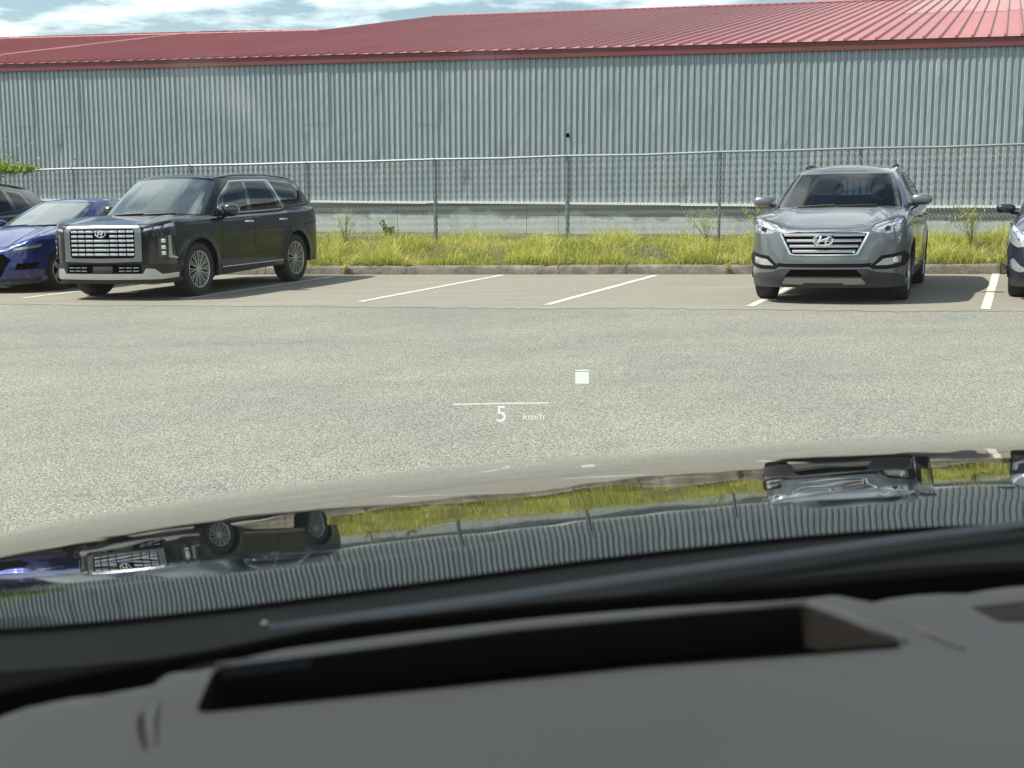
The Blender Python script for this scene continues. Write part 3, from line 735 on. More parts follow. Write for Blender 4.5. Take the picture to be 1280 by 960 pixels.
sf = dict(
    plan=[(0, -2.26), (.4, -2.235), (.65, -2.165), (.80, -2.055), (.895, -1.85), (.925, -1.6), (.935, -1.35), (.935, -.6), (.94, .2), (.935, 1.0), (.92, 1.6), (.88, 2.05), (.8, 2.28), (.55, 2.39), (.25, 2.42), (0, 2.43)],
    hw=.94, pf0=.4, pf1=1.15, wf=-1.35, wr=1.35, wz=.36, ar=.40, wrad=.36, tw=.235, rimr=.235, style='ten', rimm=M['alloy'],
    zb=.27, zbf=.205, zbr=.32, rr=.05, rrf=2.2, flare=.03, he=1.55,
    ztop=[(('f', 0), .925), (('f', .3), .925), (('f', .55), .945), (('f', .72), .995), (('f', .88), 1.045), (('s', -1.6), 1.06), (('s', -1.1), 1.07), (('s', -.6), 1.075), (('s', .8), 1.12), (('s', 1.6), 1.16), (('r', .7), 1.18), (('r', 0), 1.18)],
    fin=[(0, .10), (.25, .05), (.34, .0), (.55, .0), (.8, .02), (1.0, .05), (1.2, .06)], sin=[(0, .06), (.28, .03), (.45, .015), (.70, 0), (.9, .01), (1.0, .02), (1.2, .02)], rin=[(0, .08), (.3, 0), (1, .02), (1.2, .02)],
    gb=[(('f', 0), (0, -1.12, 1.13)), (('f', .5), (.42, -1.08, 1.125)), (('f', .82), (.68, -.96, 1.115)), (('s', -1.8), (.77, -.86, 1.10)), (('s', -.9), (.86, -.66, 1.09)), (('s', 0), (.875, 0, 1.11)), (('s', 1.0), (.87, 1.0, 1.15)), (('s', 1.7), (.83, 1.65, 1.19)), (('s', 2.1), (.76, 2.05, 1.21)), (('r', .6), (.6, 2.18, 1.21)), (('r', 0), (0, 2.26, 1.2))],
    gr=[(('f', 0), (0, -.34, 1.555)), (('f', .5), (.34, -.32, 1.55)), (('f', .82), (.55, -.26, 1.545)), (('s', -1.8), (.59, -.18, 1.55)), (('s', -.9), (.61, .0, 1.57)), (('s', 0), (.62, .35, 1.615)), (('s', 1.0), (.61, 1.0, 1.61)), (('s', 1.7), (.58, 1.55, 1.55)), (('s', 2.1), (.54, 1.90, 1.52)), (('r', .6), (.42, 2.0, 1.515)), (('r', 0), (0, 2.05, 1.52))],
    roofz=1.65, cb=.03, pa=1.17, pcowl=1.9, prear=.7, gy0=-1.1, gy1=2.1,
    fd=(-.72, .18, -.76, .18), rd=(.18, 1.15, .18, 1.0),
    tail=[(('s', 2.1), 1.08), (('s', 2.1), .80), (('r', .6), .80), (('r', .6), 1.05)],
    front=sf_front, clad=M['cladding'], archclad=False, paint=M['grey_paint'], wsglass=M['screen_glass'], rearglass=M['screen_glass'],
    win=[('side_window', [(('s', -.55), .06), (('s', .10), .06), (('s', .05), .86), (('s', -.42), .84), (('s', -.72), .5)], M['side_glass'], None, 0),
         ('side_window', [(('s', .22), .06), (('s', 1.02), .07), (('s', 1.0), .84), (('s', .18), .86)], M['side_glass'], None, 0),
         ('quarter_window', [(('s', 1.15), .12), (('s', 1.55), .2), (('s', 1.5), .75), (('s', 1.12), .82)], M['side_glass'], None, 0)],
    winblack=[(('s', -.70), .03), (('s', 1.62), .08), (('s', 1.60), .84), (('s', -.50), .90), (('s', -.92), .45)],
    mir=(.99, -.60, 1.20), mirs=(.13, .075, .070), hy=(.03, .98), hz=.98, rails=(.30, 1.75), railm=M['plastic'], ridges=[(.66, .09, .035)])

def add_santafe(loc, yaw):
    root, B = build_car('parked_suv', 'grey metallic SUV facing the camera with four chrome grille bars and swept headlights', 'SUV', sf, loc, yaw)
    def bar(nm, pts, m, off, r, parent=root):
        xs = np.array([B.px(abs(a)) * (1 if a >= 0 else -1) for a, _ in pts]); zs = np.array([b for _, b in pts]); k = MB(); q = B.F(xs, zs, off); k.tube(q, r, 6); return k.build(nm, m, parent)
    for i, (z, hw, dz) in enumerate(((.815, .475, .012), (.752, .435, .008), (.692, .40, .004), (.636, .365, .0))):
        xs = np.linspace(-hw, hw, 17); nm = 'grille_bar'
        q = B.F(np.array([B.px(abs(a)) * np.sign(a) if a else 0 for a in xs]), z + dz - dz * 2.2 * (1 - (xs / hw) ** 2) * 0 + 0 * xs, -.004)
        k = MB(); hgt = .016
        for a_, b_ in ((0, 1),):
            up = q + [0, 0, hgt]; dn = q - [0, 0, hgt]; bk = [0, .03, 0]
            n_ = len(q); k.add([tuple(v) for v in np.vstack([dn + [0, -.003, 0], q + [0, -.012, 0], up, up + bk, dn + bk])], [(j * n_ + i_, j * n_ + i_ + 1, (j + 1) * n_ + i_ + 1, (j + 1) * n_ + i_) for j in range(4) for i_ in range(n_ - 1)])
        k.build(nm, M['chrome'], root)
    emblem(root, B, 0, .765, .222, off=.03)
    for sg in (1, -1):
        for x, z, r in ((.735, .895, .030), (.83, .915, .036)):
            q = B.F(np.array([sg * B.px(x)]), np.array([z]), -.002)[0]; k = MB(); mt = Matrix.Translation(q) @ Matrix.Rotation(R(-90 * 1), 4, 'Z')
            k.lathe([(0, .0), (r * .55, .0), (r * .6, .008), (r * .8, .004), (r, .012), (r * 1.05, .0)], 20, mt); k.build('headlight_projector', M['reflector'] if x > .8 else M['lamp_dark'], root)
        q = B.F(np.array([sg * B.px(.80)]), np.array([.525]), .004)[0]; k = MB(); k.lathe([(0, .012), (.03, .01), (.038, .0)], 16, Matrix.Translation(q) @ Matrix.Rotation(R(-90), 4, 'Z')); k.build('fog_lamp_bulb', M['reflector'], root)
    return root, B

# ---------- sedans
def sedan_front(kind):
    def fn(B):
        o = []; f = lambda pts: poly_f(B, pts)
        for sg in (1, -1):
            mm = (lambda q: q) if sg > 0 else mir
            if kind == 'sharp':
                o.append(('headlight_trim', mm(f([(.60, .66), (.86, .70), (.87, .735), (.86, .745), (.6, .69)])), M['lamp_white'], -.002, .01))
                o.append(('headlight', mm([(.46, .615), (.75, .64), (1.10, .70), (1.16, .775), (.90, .74), (.48, .655)]), M['lamp_dark'], .0, .01))
                o.append(('bumper_intake', mm([(.62, .36), (.98, .38), (1.02, .47), (.66, .46)]), M['void'], -.03, .01))
            else:
                o.append(('headlight_trim', mm(f([(.66, .74), (.80, .83), (.83, .80), (.76, .70)])), M['reflector'], -.004, .01))
                o.append(('headlight', mm(f([(.50, .66), (.60, .76), (.78, .86), (.875, .885), (.87, .72), (.76, .63)])), M['lamp_white'], .0, .01))
                o.append(('fog_light', mm(f([(.60, .36), (.72, .42), (.80, .50), (.84, .47), (.83, .38), (.72, .34)])), M['lamp_white'], .004, .01))
        if kind == 'sharp': o.append(('grille_mesh', f(sym([(0, .62), (.45, .60), (.56, .52), (.40, .26), (0, .24)])), M['void'], -.03, 0))
        else:
            o.append(('grille_mesh', f(sym([(0, .44), (.42, .43), (.48, .30), (.40, .24), (0, .23)])), M['void'], -.03, 0)); o.append(('upper_grille', f(sym([(0, .67), (.30, .66), (.28, .60), (0, .60)])), M['void'], -.02, 0))
        o.append(('bumper_lower', [(-1.05, .16), (1.05, .16), (1.05, .235), (.6, .225), (-.6, .225), (-1.05, .235)], M['plastic'], .01, .02))
        return o
    return fn
def sedan(paint_m, kind, hgt=1.42, hw=.91):
    k = hw / .91; e = hgt / 1.42
    return dict(
    plan=[(0, -2.22), (.4 * k, -2.19), (.64 * k, -2.10), (.79 * k, -1.98), (.87 * k, -1.75), (.90 * k, -1.5), (.905 * k, -1.3), (.905 * k, -.6), (.91 * k, .2), (.905 * k, 1.0), (.89 * k, 1.6), (.84 * k, 2.1), (.74 * k, 2.30), (.5 * k, 2.40), (.25 * k, 2.43), (0, 2.44)],
    hw=hw, pf0=.4, pf1=1.1, wf=-1.34, wr=1.36, wz=.32, ar=.365, wrad=.32, tw=.215, rimr=.215, style='five', rimm=M['alloy'],
    zb=.22, zbf=.17, zbr=.28, rr=.05, rrf=2.0, flare=.02, he=1.5,
    ztop=[(('f', 0), .69), (('f', .4), .70), (('f', .75), .80), (('s', -1.8), .86), (('s', -1.3), .90), (('s', -.6), .92), (('s', .8), .98), (('s', 1.6), 1.02), (('r', .7), 1.02), (('r', 0), 1.03)],
    fin=[(0, .10), (.25, .03), (.5, .0), (.8, .04), (1.0, .07), (1.2, .08)], sin=[(0, .06), (.28, .03), (.45, .01), (.7, 0), (.9, .01), (1.0, .02), (1.2, .02)], rin=[(0, .08), (.3, 0), (1, .02), (1.2, .02)],
    gb=[(('f', 0), (0, -1.02, 1.0 * e)), (('f', .5), (.42 * k, -.97, .995 * e)), (('f', .8), (.66 * k, -.84, .985 * e)), (('s', -1.7), (.75 * k, -.74, .97 * e)), (('s', -.9), (.83 * k, -.55, .95 * e)), (('s', 0), (.85 * k, 0, .97 * e)), (('s', 1.0), (.84 * k, 1.0, 1.0 * e)), (('s', 1.5), (.80 * k, 1.5, 1.03 * e)), (('s', 1.95), (.72 * k, 1.80, 1.06 * e)), (('r', .6), (.55 * k, 1.92, 1.07 * e)), (('r', 0), (0, 2.0, 1.07 * e))],
    gr=[(('f', 0), (0, -.12, 1.375 * e)), (('f', .5), (.33 * k, -.10, 1.37 * e)), (('f', .8), (.50 * k, -.04, 1.36 * e)), (('s', -1.7), (.54 * k, .02, 1.355 * e)), (('s', -.9), (.57 * k, .12, 1.36 * e)), (('s', 0), (.585 * k, .35, 1.37 * e)), (('s', 1.0), (.57 * k, .85, 1.345 * e)), (('s', 1.5), (.54 * k, 1.05, 1.32 * e)), (('s', 1.95), (.5 * k, 1.15, 1.31 * e)), (('r', .6), (.4 * k, 1.2, 1.31 * e)), (('r', 0), (0, 1.24, 1.315 * e))],
    roofz=hgt, cb=.03, pa=1.14, pcowl=1.85, prear=.7, gy0=-.95, gy1=1.9,
    fd=(-.62, .25, -.66, .25), rd=(.25, 1.12, .25, 1.0),
    tail=[(('s', 2.2), .95), (('s', 2.2), .80), (('r', .3), .80), (('r', .3), .92)],
    front=sedan_front(kind), clad=M['plastic'], paint=paint_m, wsglass=M['bright_glass'], rearglass=M['side_glass'],
    win=[('side_window', [(('s', -.45), .06), (('s', .18), .06), (('s', .12), .86), (('s', -.35), .84), (('s', -.62), .5)], M['side_glass'], None, 0),
         ('side_window', [(('s', .30), .06), (('s', 1.05), .08), (('s', 1.0), .80), (('s', .24), .86)], M['side_glass'], None, 0)],
    winblack=[(('s', -.60), .03), (('s', 1.30), .08), (('s', 1.20), .80), (('s', -.42), .90), (('s', -.80), .45)],
    mir=(.98 * k, -.50, 1.03 * e), mirs=(.12, .08, .065), hy=(.12, 1.0), hz=.84, ridges=[(.62, .08, .03)])

# ------------------------------------------------------------------ placing
def plane_mesh(name, pts, dz, mat, kind='structure', sub=None):
    V = [(x, y, G(x, y) + dz) for x, y in pts]
    o = mesh_np(name, V, [tuple(range(len(V)))], mat, None, False)
    if kind: o['kind'] = kind
    return o
def KP(s, t, z=0.0, base=(0, 22.54)):          # point along (s) and behind (t) the kerb line
    return (base[0] + s * TX + t * NX_, base[1] + s * TY + t * NY_, z)

# ground: aggregate asphalt
def asphalt():
    n = NT('worn_asphalt'); co = n.world()
    big = n.noise(.35, 5, .6, co); med = n.noise(2.5, 5, .6, co)
    fine = n.noise(95, 2, .6, co)
    vo = n.n('ShaderNodeTexVoronoi', feature='F1'); vo.inputs['Scale'].default_value = 82; n.l(co, vo.inputs['Vector'])
    vs = n.n('ShaderNodeSeparateColor'); n.l(vo.outputs['Color'], vs.inputs[0])
    stone = n.mix(vs.outputs[0], (.112, .11, .098), (.495, .48, .43))
    c = n.mix(n.ramp(vo.outputs['Distance'], .35, .75), stone, (.065, .064, .058))
    far = n.mix(n.ramp(fine, .3, .7), (.148, .146, .128), (.318, .312, .27))
    c = n.mix(.40, c, far)
    c = n.mix(n.ramp(big, .3, .7), n.mix(1.0, c, (.82, .84, .86), 'MULTIPLY'), n.mix(1.0, c, (1.08, 1.06, .99), 'MULTIPLY'))
    c = n.mix(n.ramp(med, .35, .7), n.mix(1.0, c, (.92, .93, .93), 'MULTIPLY'), c)
    trk = n.n('ShaderNodeMapping'); trk.inputs['Rotation'].default_value = (0, 0, .25); trk.inputs['Scale'].default_value = (.06, .9, 1); n.l(co, trk.inputs[0]); tr_ = n.noise(1.0, 4, .6, trk.outputs[0])
    c = n.mix(n.math('MULTIPLY', n.ramp(tr_, .52, .68), .5), c, n.mix(1.0, c, (.84, .85, .87), 'MULTIPLY')); oil = n.noise(1.1, 3, .5, co); c = n.mix(n.math('MULTIPLY', n.ramp(oil, .70, .78), .4), c, (.10, .10, .095))
    n.col(c); n.b.inputs['Roughness'].default_value = .92; n.b.inputs['Specular IOR Level'].default_value = .25
    n.bump(n.math('ADD', n.math('MULTIPLY', vo.outputs['Distance'], -1.0), n.math('MULTIPLY', fine, .6)), .6, .008)
    return n.m
M['asphalt'] = asphalt()
def strip_mat():
    n = NT('stall_pavement'); co = n.world(); big = n.noise(.5, 5, .6, co, (1, 3, 1)); med = n.noise(6, 5, .6, co); fine = n.noise(120, 2, .6, co)
    rot = n.n('ShaderNodeMapping'); rot.inputs['Rotation'].default_value = (0, 0, PHI); rot.inputs['Scale'].default_value = (.5, 4.5, 1); n.l(co, rot.inputs[0]); st = n.noise(1.0, 5, .6, rot.outputs[0])
    c = n.mix(n.ramp(fine, .3, .7), (.165, .153, .127), (.24, .225, .19))
    c = n.mix(n.ramp(st, .3, .7), c, n.mix(1.0, c, (.84, .82, .78), 'MULTIPLY'))
    c = n.mix(n.math('MULTIPLY', n.ramp(med, .55, .8), .4), c, (.13, .12, .10)); c = n.mix(n.math('MULTIPLY', n.ramp(big, .5, .75), .35), c, (.26, .235, .19))
    n.col(c); n.b.inputs['Roughness'].default_value = .9; n.bump(fine, .3, .004); return n.m
M['strip'] = strip_mat()
def line_mat():
    n = NT('worn_white_paint'); co = n.world(); a = n.noise(9, 6, .7, co); f = n.noise(70, 3, .6, co)
    n.col(n.mix(n.math('MULTIPLY', n.ramp(n.math('ADD', a, n.math('MULTIPLY', f, .7)), .74, .92), .95), (.68, .67, .60), (.34, .32, .28))); n.b.inputs['Roughness'].default_value = .7; return n.m
M['line'] = line_mat()
go = plane_mesh('ground', [(-400, -300), (400, -300), (400, 600), (-400, 600)], 0, M['asphalt'])
# strip of the stalls: smoother pavement up to the kerb, with a slightly wavy seam
p0 = KP(-30, 0); p1 = KP(22, 0)
near = []
for i in range(500):
    s = -30 + 52 * i / 499; q = KP(s, 0); x, y = q[0], q[1]
    wv = .05 * math.sin(s * 1.3) + .04 * math.sin(s * 3.1 + 1) + random.uniform(-.07, .07); near.append((x - NX_ * (5.95 + wv), y - NY_ * (5.95 + wv)))
plane_mesh('parking_bay_pavement', near + [p1[:2], p0[:2]], .004, M['strip'])
def pline(a, b, wd=.105):
    d = Vector((b[0] - a[0], b[1] - a[1])).normalized(); nn = Vector((d.y, -d.x)) * wd / 2
    plane_mesh('parking_line', [(a[0] - nn.x, a[1] - nn.y), (a[0] + nn.x, a[1] + nn.y), (b[0] + nn.x, b[1] + nn.y), (b[0] - nn.x, b[1] - nn.y)], .008, M['line'])
for a, b in (((-4.62, 18.73), (-3.06, 22.9)), ((-2.005, 17.68), (-.16, 22.42)), ((.43, 16.62), (2.29, 21.52)), ((2.82, 15.85), (4.65, 20.75)), ((5.27, 14.90), (7.33, 20.36)), ((-7.15, 19.55), (-5.45, 24.1)), ((-9.6, 20.5), (-8.0, 24.8))):
    pline(a, b)

# kerb: cast blocks, worn and chipped
def kerb_mat():
    n = NT('worn_shaded_concrete_kerb'); co = n.world(); a = n.noise(3, 7, .7, co); b = n.noise(25, 4, .6, co)
    c = n.mix(n.ramp(a, .3, .7), (.08, .07, .055), (.24, .22, .18)); c = n.mix(n.math('MULTIPLY', n.ramp(b, .5, .75), .5), c, (.10, .09, .07))  # dark blotches are wear with patches of shadow painted in
    n.col(c); n.b.inputs['Roughness'].default_value = .95; n.bump(n.math('ADD', a, n.math('MULTIPLY', b, .5)), .8, .03); return n.m
M['kerb'] = kerb_mat()
kerb = bpy.data.objects.new('kerb', None); link(kerb); kerb['kind'] = 'structure'
def KG(s, t=0.0): q = KP(s, t); return G(q[0], q[1])
cuts = [-24, -21, -18, -15.2, -12.6, -9.7, -7.0, -4.6, -1.9, .8, 1.95, 4.9, 7.8, 10.8, 13.8, 17]
for a, b in zip(cuts[:-1], cuts[1:]):
    n_ = 24; v = []; f = []
    prof = [(0.0, -.05), (.0, .0), (.008, .10), (.022, .138), (.05, .15), (.16, .152), (.18, .10)]
    for i in range(n_ + 1):
        s = a + .006 + (b - a - .012) * i / n_; e = min(i, n_ - i)
        for j, (t, z) in enumerate(prof):
            jt = (random.random() - .5) * (.022 if j in (2, 3, 4) else .004); dz = (random.random() - .5) * .012 - (.012 if e == 0 and j in (3, 4) else 0)
            if j in (3, 4) and random.random() < .07: dz -= .03; jt += .015
            q = KP(s, t + jt); v.append((q[0], q[1], KG(s) + z + (dz if j > 1 else 0)))
    k = len(prof)
    for i in range(n_):
        for j in range(k - 1): f.append((i * k + j, (i + 1) * k + j, (i + 1) * k + j + 1, i * k + j + 1))
    f.append(tuple(range(k))); f.append(tuple(n_ * k + j for j in range(k))[::-1])
    o = mesh_np('kerb_block', v, f, M['kerb'], kerb, True); o.data.set_sharp_from_angle(angle=R(50))

# bank between kerb and wall
def bank_z(s, t):
    q = KP(s, t); kz = KG(s) + .12; fz = .16 + .022 * s if True else 0
    wz_ = .05 + .006 * s
    fence_t, wall_t = 2.35, 8.08
    if t < 1.5: return kz + (fz - kz) * (t / 1.5) ** 1.0 * .9
    if t < fence_t: return kz + (fz - kz) * (.9 + .1 * (t - 1.5) / (fence_t - 1.5))
    return fz + (wz_ - fz) * min(1, (t - fence_t) / (wall_t - fence_t))
soil = NT('bank_soil'); a = soil.noise(3, 6, .6, soil.world()); soil.col(soil.mix(a, (.045, .04, .022), (.10, .085, .045))); soil.b.inputs['Roughness'].default_value = 1; M['soil'] = soil.m
v = []; f = []; ss = np.linspace(-26, 20, 93); ts = [.10, .2, .4, .7, 1.1, 1.5, 1.9, 2.4, 3.2, 4.5, 6, 7.5, 8.3, 9]
for s in ss:
    for t in ts:
        q = KP(s, t); v.append((q[0], q[1], bank_z(s, t) + .02 * math.sin(s * 2.1 + t * 3) + random.uniform(-.01, .01)))
k = len(ts)
for i in range(len(ss) - 1):
    for j in range(k - 1): f.append((i * k + j, (i + 1) * k + j, (i + 1) * k + j + 1, i * k + j + 1))
bk = mesh_np('grass_bank', v, f, M['soil']); bk['kind'] = 'structure'

# ------------------------------------------------------------------ warehouse
WB = (0, 31.0)
def WP(s, t, z): return (WB[0] + s * TX + t * NX_, WB[1] + s * TY + t * NY_, z)
def siding_mat():
    n = NT('galvanised_siding'); co = n.world(); oi = n.n('ShaderNodeObjectInfo')
    a = n.noise(.6, 5, .6, co); b = n.noise(3.5, 5, .6, co, (1, 1, .25)); st = n.noise(14, 4, .6, co, (1, 1, .05)); 
    c = n.mix(oi.outputs['Random'], (.285, .335, .358), (.31, .352, .37)); c = n.mix(n.ramp(a, .3, .7), c, n.mix(1.0, c, (.90, .93, .95), 'MULTIPLY'))
    c = n.mix(n.math('MULTIPLY', n.ramp(st, .45, .75), .3), c, (.50, .55, .55)); c = n.mix(n.math('MULTIPLY', n.ramp(b, .60, .80), .30), c, (.16, .20, .20))
    n.col(c); n.b.inputs['Metallic'].default_value = .25; n.b.inputs['Roughness'].default_value = .5; n.bump(b, .5, .02); return n.m
M['siding'] = siding_mat()
def roof_mat():
    n = NT('red_roof_sheet'); co = n.world(); oi = n.n('ShaderNodeObjectInfo'); a = n.noise(.4, 5, .6, co); b = n.noise(5, 5, .6, co, (1, .3, 1))
    c = n.mix(oi.outputs['Random'], (.30, .064, .066), (.335, .082, .080)); c = n.mix(n.math('MULTIPLY', n.ramp(a, .35, .7), .35), c, (.38, .14, .125)); c = n.mix(n.math('MULTIPLY', n.ramp(b, .5, .8), .25), c, (.22, .06, .06))
    n.col(c); n.b.inputs['Roughness'].default_value = .42; n.b.inputs['Specular IOR Level'].default_value = .6; n.bump(b, .1, .01); return n.m
M['roof'] = roof_mat()
M['roof_light'] = simple('faded_roof_sheet', (.36, .18, .17), .5, var=.15, vscale=1.5)
M['fascia'] = simple('dark_red_fascia', (.15, .035, .038), .45, var=.2, vscale=2)
M['flash'] = simple('white_flashing', (.72, .74, .72), .5, var=.15, vscale=3)
def conc():
    n = NT('base_wall_concrete'); co = n.world(); a = n.noise(1.1, 7, .6, co, (1, 1, 1.6)); b = n.noise(14, 5, .6, co); zc = n.n('ShaderNodeSeparateXYZ'); n.l(co, zc.inputs[0])
    hgt = n.math('ADD', zc.outputs[2], n.math('MULTIPLY', a, -1.1)); low = n.ramp(hgt, -.12, -.07, 1, 0)     # ragged edge of the older render below
    c = n.mix(low, (.25, .275, .27), (.46, .49, .475)); c = n.mix(n.math('MULTIPLY', n.ramp(b, .4, .7), .35), c, (.20, .21, .20)); st = n.noise(4, 5, .6, co, (1, 1, .15)); c = n.mix(n.math('MULTIPLY', n.ramp(st, .5, .75), .4), c, (.14, .15, .145))
    n.col(c); n.b.inputs['Roughness'].default_value = .92; n.bump(b, .4, .01); return n.m
M['conc'] = conc()
house = thing('warehouse', 'long warehouse of grey ribbed metal siding with a red metal roof behind the fence', 'building', (0, 31, .05))
inv = Matrix.Translation((0, -31, -.05))
def HP(s, t, z): q = WP(s, t, z); return (q[0], q[1] - 31, q[2] - .05)
PITCH = .1375; ZT, ZBS = 4.02, .735
DENTS = [(random.uniform(-16, 13), random.choice((random.uniform(.8, 2.2), random.uniform(1.4, 3.6))), random.uniform(.05, .16), random.uniform(.08, .35), random.uniform(-.03, .018)) for _ in range(70)]
def dent(s, z): return sum(a * math.exp(-((s - ds) / ws_) ** 2 - ((z - dz) / wz2) ** 2) for ds, dz, ws_, wz2, a in DENTS if abs(s - ds) < .5)
def sheet_ribs(s0, nr, z0, z1, off, jit):
    v = []; f = []; prof = []
    for i in range(nr):
        a = s0 + i * PITCH; prof += [(a, .0), (a + .064, .0), (a + .080, .028), (a + .121, .028)]
    prof.append((s0 + nr * PITCH, 0.0)); zs = np.linspace(z0, z1, int((z1 - z0) / .17) + 2); jit = jit * .7
    for j, z in enumerate(zs):
        for i, (s, t) in enumerate(prof):
            v.append(HP(s, t + off + ((random.gauss(0, jit) - dent(s, z)) if 0 < i < len(prof) - 1 else 0), z))
    k = len(prof)
    for j in range(len(zs) - 1):
        for i in range(k - 1): f.append((j * k + i, j * k + i + 1, (j + 1) * k + i + 1, (j + 1) * k + i))
    return v, f
s = -19.6 - 24 * 5 * PITCH; idx = -24; NR = 5
while s < 14:
    if idx in (9, 11, 21, 25):      # some sheets are lapped half way up
        zl = 2.52 + random.uniform(-.05, .05)
        for (za, zb_, of) in ((ZBS, zl + .03, 0.0), (zl, ZT, -.006)):
            v, f = sheet_ribs(s, NR, za, zb_, of - .003 * (idx % 2), .0012); mesh_np('siding_panel', v, f, M['siding'], house, False)
    else:
        v, f = sheet_ribs(s, NR, ZBS, ZT, -.003 * (idx % 2), .0015); mesh_np('siding_panel', v, f, M['siding'], house, False)
    s += NR * PITCH; idx += 1
# base wall, cut by a few joints
bj = [-36.1, -32, -28, -24, -19.6, -16.2, -12.4, -8.9, -5.2, -2.83, .35, 1.1, 4.2, 7.6, 10.6, 14.1]
for a, b in zip(bj[:-1], bj[1:]):
    v = []
    for z in (-.5, ZBS - .03):
        v += [HP(a + .006, .0, z), HP(b - .006, .0, z), HP(b - .006, .25, z), HP(a + .006, .25, z)]
    mesh_np('base_wall_panel', v, [(0, 1, 5, 4), (1, 2, 6, 5), (3, 0, 4, 7), (4, 5, 6, 7)], M['conc'], house, False)
fj = [-36.1, -31, -26, -22.5, -19.6, -15.1, -10.4, -5.9, -2.05, .9, 3.9, 6.9, 9.6, 14.1]
for i, (a, b) in enumerate(zip(fj[:-1], fj[1:])):
    m = MB(); dz = random.uniform(-.012, .012)
    c0 = HP((a + b) / 2, -.035, ZBS - .012 + dz); m.box(c0, (b - a - .01, .09, .05), rz=-PHI, ry=random.uniform(-.003, .003)); m.build('base_flashing', M['flash'], house, False)
# fascia in two lengths and more
EZ, EO = 4.13, .07; RM = .15
fcs = [-36, -28, -21, -14.6, -8.2, -.36, 6.5, 14.4]
for a, b in zip(fcs[:-1], fcs[1:]):
    m = MB(); m.box(HP((a + b) / 2, -EO + .01, 4.028), (b - a - .012, .02, .175), rz=-PHI); m.build('fascia_board', M['fascia'], house, False)
# the wall goes on, hidden from the photograph by its own perspective, at the far left
SH = math.tan(R(2.3))
def RP(s, t, dz=0.0):
    return HP(s + t * SH, t - EO, EZ + RM * t + dz)
RPITCH = .315; NRR = 3
def roof_sheet(s0, t0, t1, dz=0.0, mat=None):
    v = []; f = []; prof = []
    for i in range(NRR):
        a = s0 + i * RPITCH; prof += [(a, .0), (a + .006, .0), (a + .018, .05), (a + .044, .05), (a + .056, 0)]
    prof.append((s0 + NRR * RPITCH + .003, 0)); tt = np.linspace(t0, t1, 4)
    for t in tt:
        for (s_, h_) in prof: v.append(RP(s_, t, h_ + dz))
    k = len(prof)
    for j in range(len(tt) - 1):
        for i in range(k - 1): f.append((j * k + i, j * k + i + 1, (j + 1) * k + i + 1, (j + 1) * k + i))
    # closed rib ends at the eave
    for i in range(NRR): b0 = i * 5; f.append((b0 + 1, b0 + 2, b0 + 3, b0 + 4))
    return mesh_np('roof_panel', v, f, mat or M['roof'], house, False)
s = -37.8; step_s = -11.35
i = 0
while s < 14:
    t1 = float(np.interp(s, [-37.8, -26.5, -16.9, -10.9], [17.0, 16.6, 15.4, 12.9])) if s < step_s else 22.8
    roof_sheet(s, 0 - .03, t1, .0015 * (i % 2)); s += NRR * RPITCH; i += 1
for k_ in range(7):                                            # paler replacement sheets laid over the upper slope
    roof_sheet(s - NRR * RPITCH * (7 - k_), 11.6 + .5 * math.sin(k_ * 2.1), 22.7, .010, M['roof_light'])
m = MB()
for a, b, t, t2 in ((-37.8, step_s, 17.0, 12.9), (step_s, 14.2, 22.8, 22.8)):
    q0 = RP(a, t, .02); q1 = RP(b, t2, .02); m.tube([q0, q1], .05, 6)
m.build('ridge_cap', M['roof'], house)
m = MB()
for q, ta_, tb_ in ((-16.1, .3, 15.2), (-24.5, 6, 16)): m.tube([RP(q, ta_, .045), RP(q - 1.2, tb_, .045)], .022, 5)
m.build('seam_cap', simple('pale_seam', (.62, .30, .28), .4), house)
# rear body of the building so that it is a solid volume
m = MB()
v = [HP(14.1, .05, 0), HP(14.1, 50, 0), HP(-36.1, 50, 0), HP(-36.1, .05, 0), HP(14.1, .05, 3.95), HP(14.1, 50, 3.95), HP(-36.1, 50, 3.95), HP(-36.1, .05, 3.95)]
m.add(v, [(0, 1, 5, 4), (1, 2, 6, 5), (2, 3, 7, 6), (3, 0, 4, 7)]); m.build('inner_wall', M['conc'], house, False)
v = [RP(step_s, 22.8, -.01), RP(14.1, 22.8, -.01), HP(14.1 + 2, 50, EZ), HP(step_s, 50, EZ)]; 
m = MB(); m.add(v, [(0, 1, 2, 3)]); v = [RP(-37.8, 17, -.01), RP(step_s, 12.9, -.01), HP(step_s, 32, EZ), HP(-37.8, 32, EZ)]; m.add(v, [(0, 1, 2, 3)])
m.add([RP(step_s, 12.9, 0), RP(step_s, 22.8, 0), HP(step_s, 50, EZ), HP(step_s, 50, EZ - .5), HP(step_s, 16, EZ + .3)], [(0, 1, 2, 3, 4)]); m.build('rear_roof_slope', M['roof'], house, False)
m = MB(); m.lathe([(0, 0), (.05, 0), (.05, -.01)], 12, Matrix.Translation(HP(1.32, -.02, 2.24)) @ Matrix.Rotation(R(90) - PHI, 4, 'Z').inverted()); m.build('vent_hole', M['void'], house)

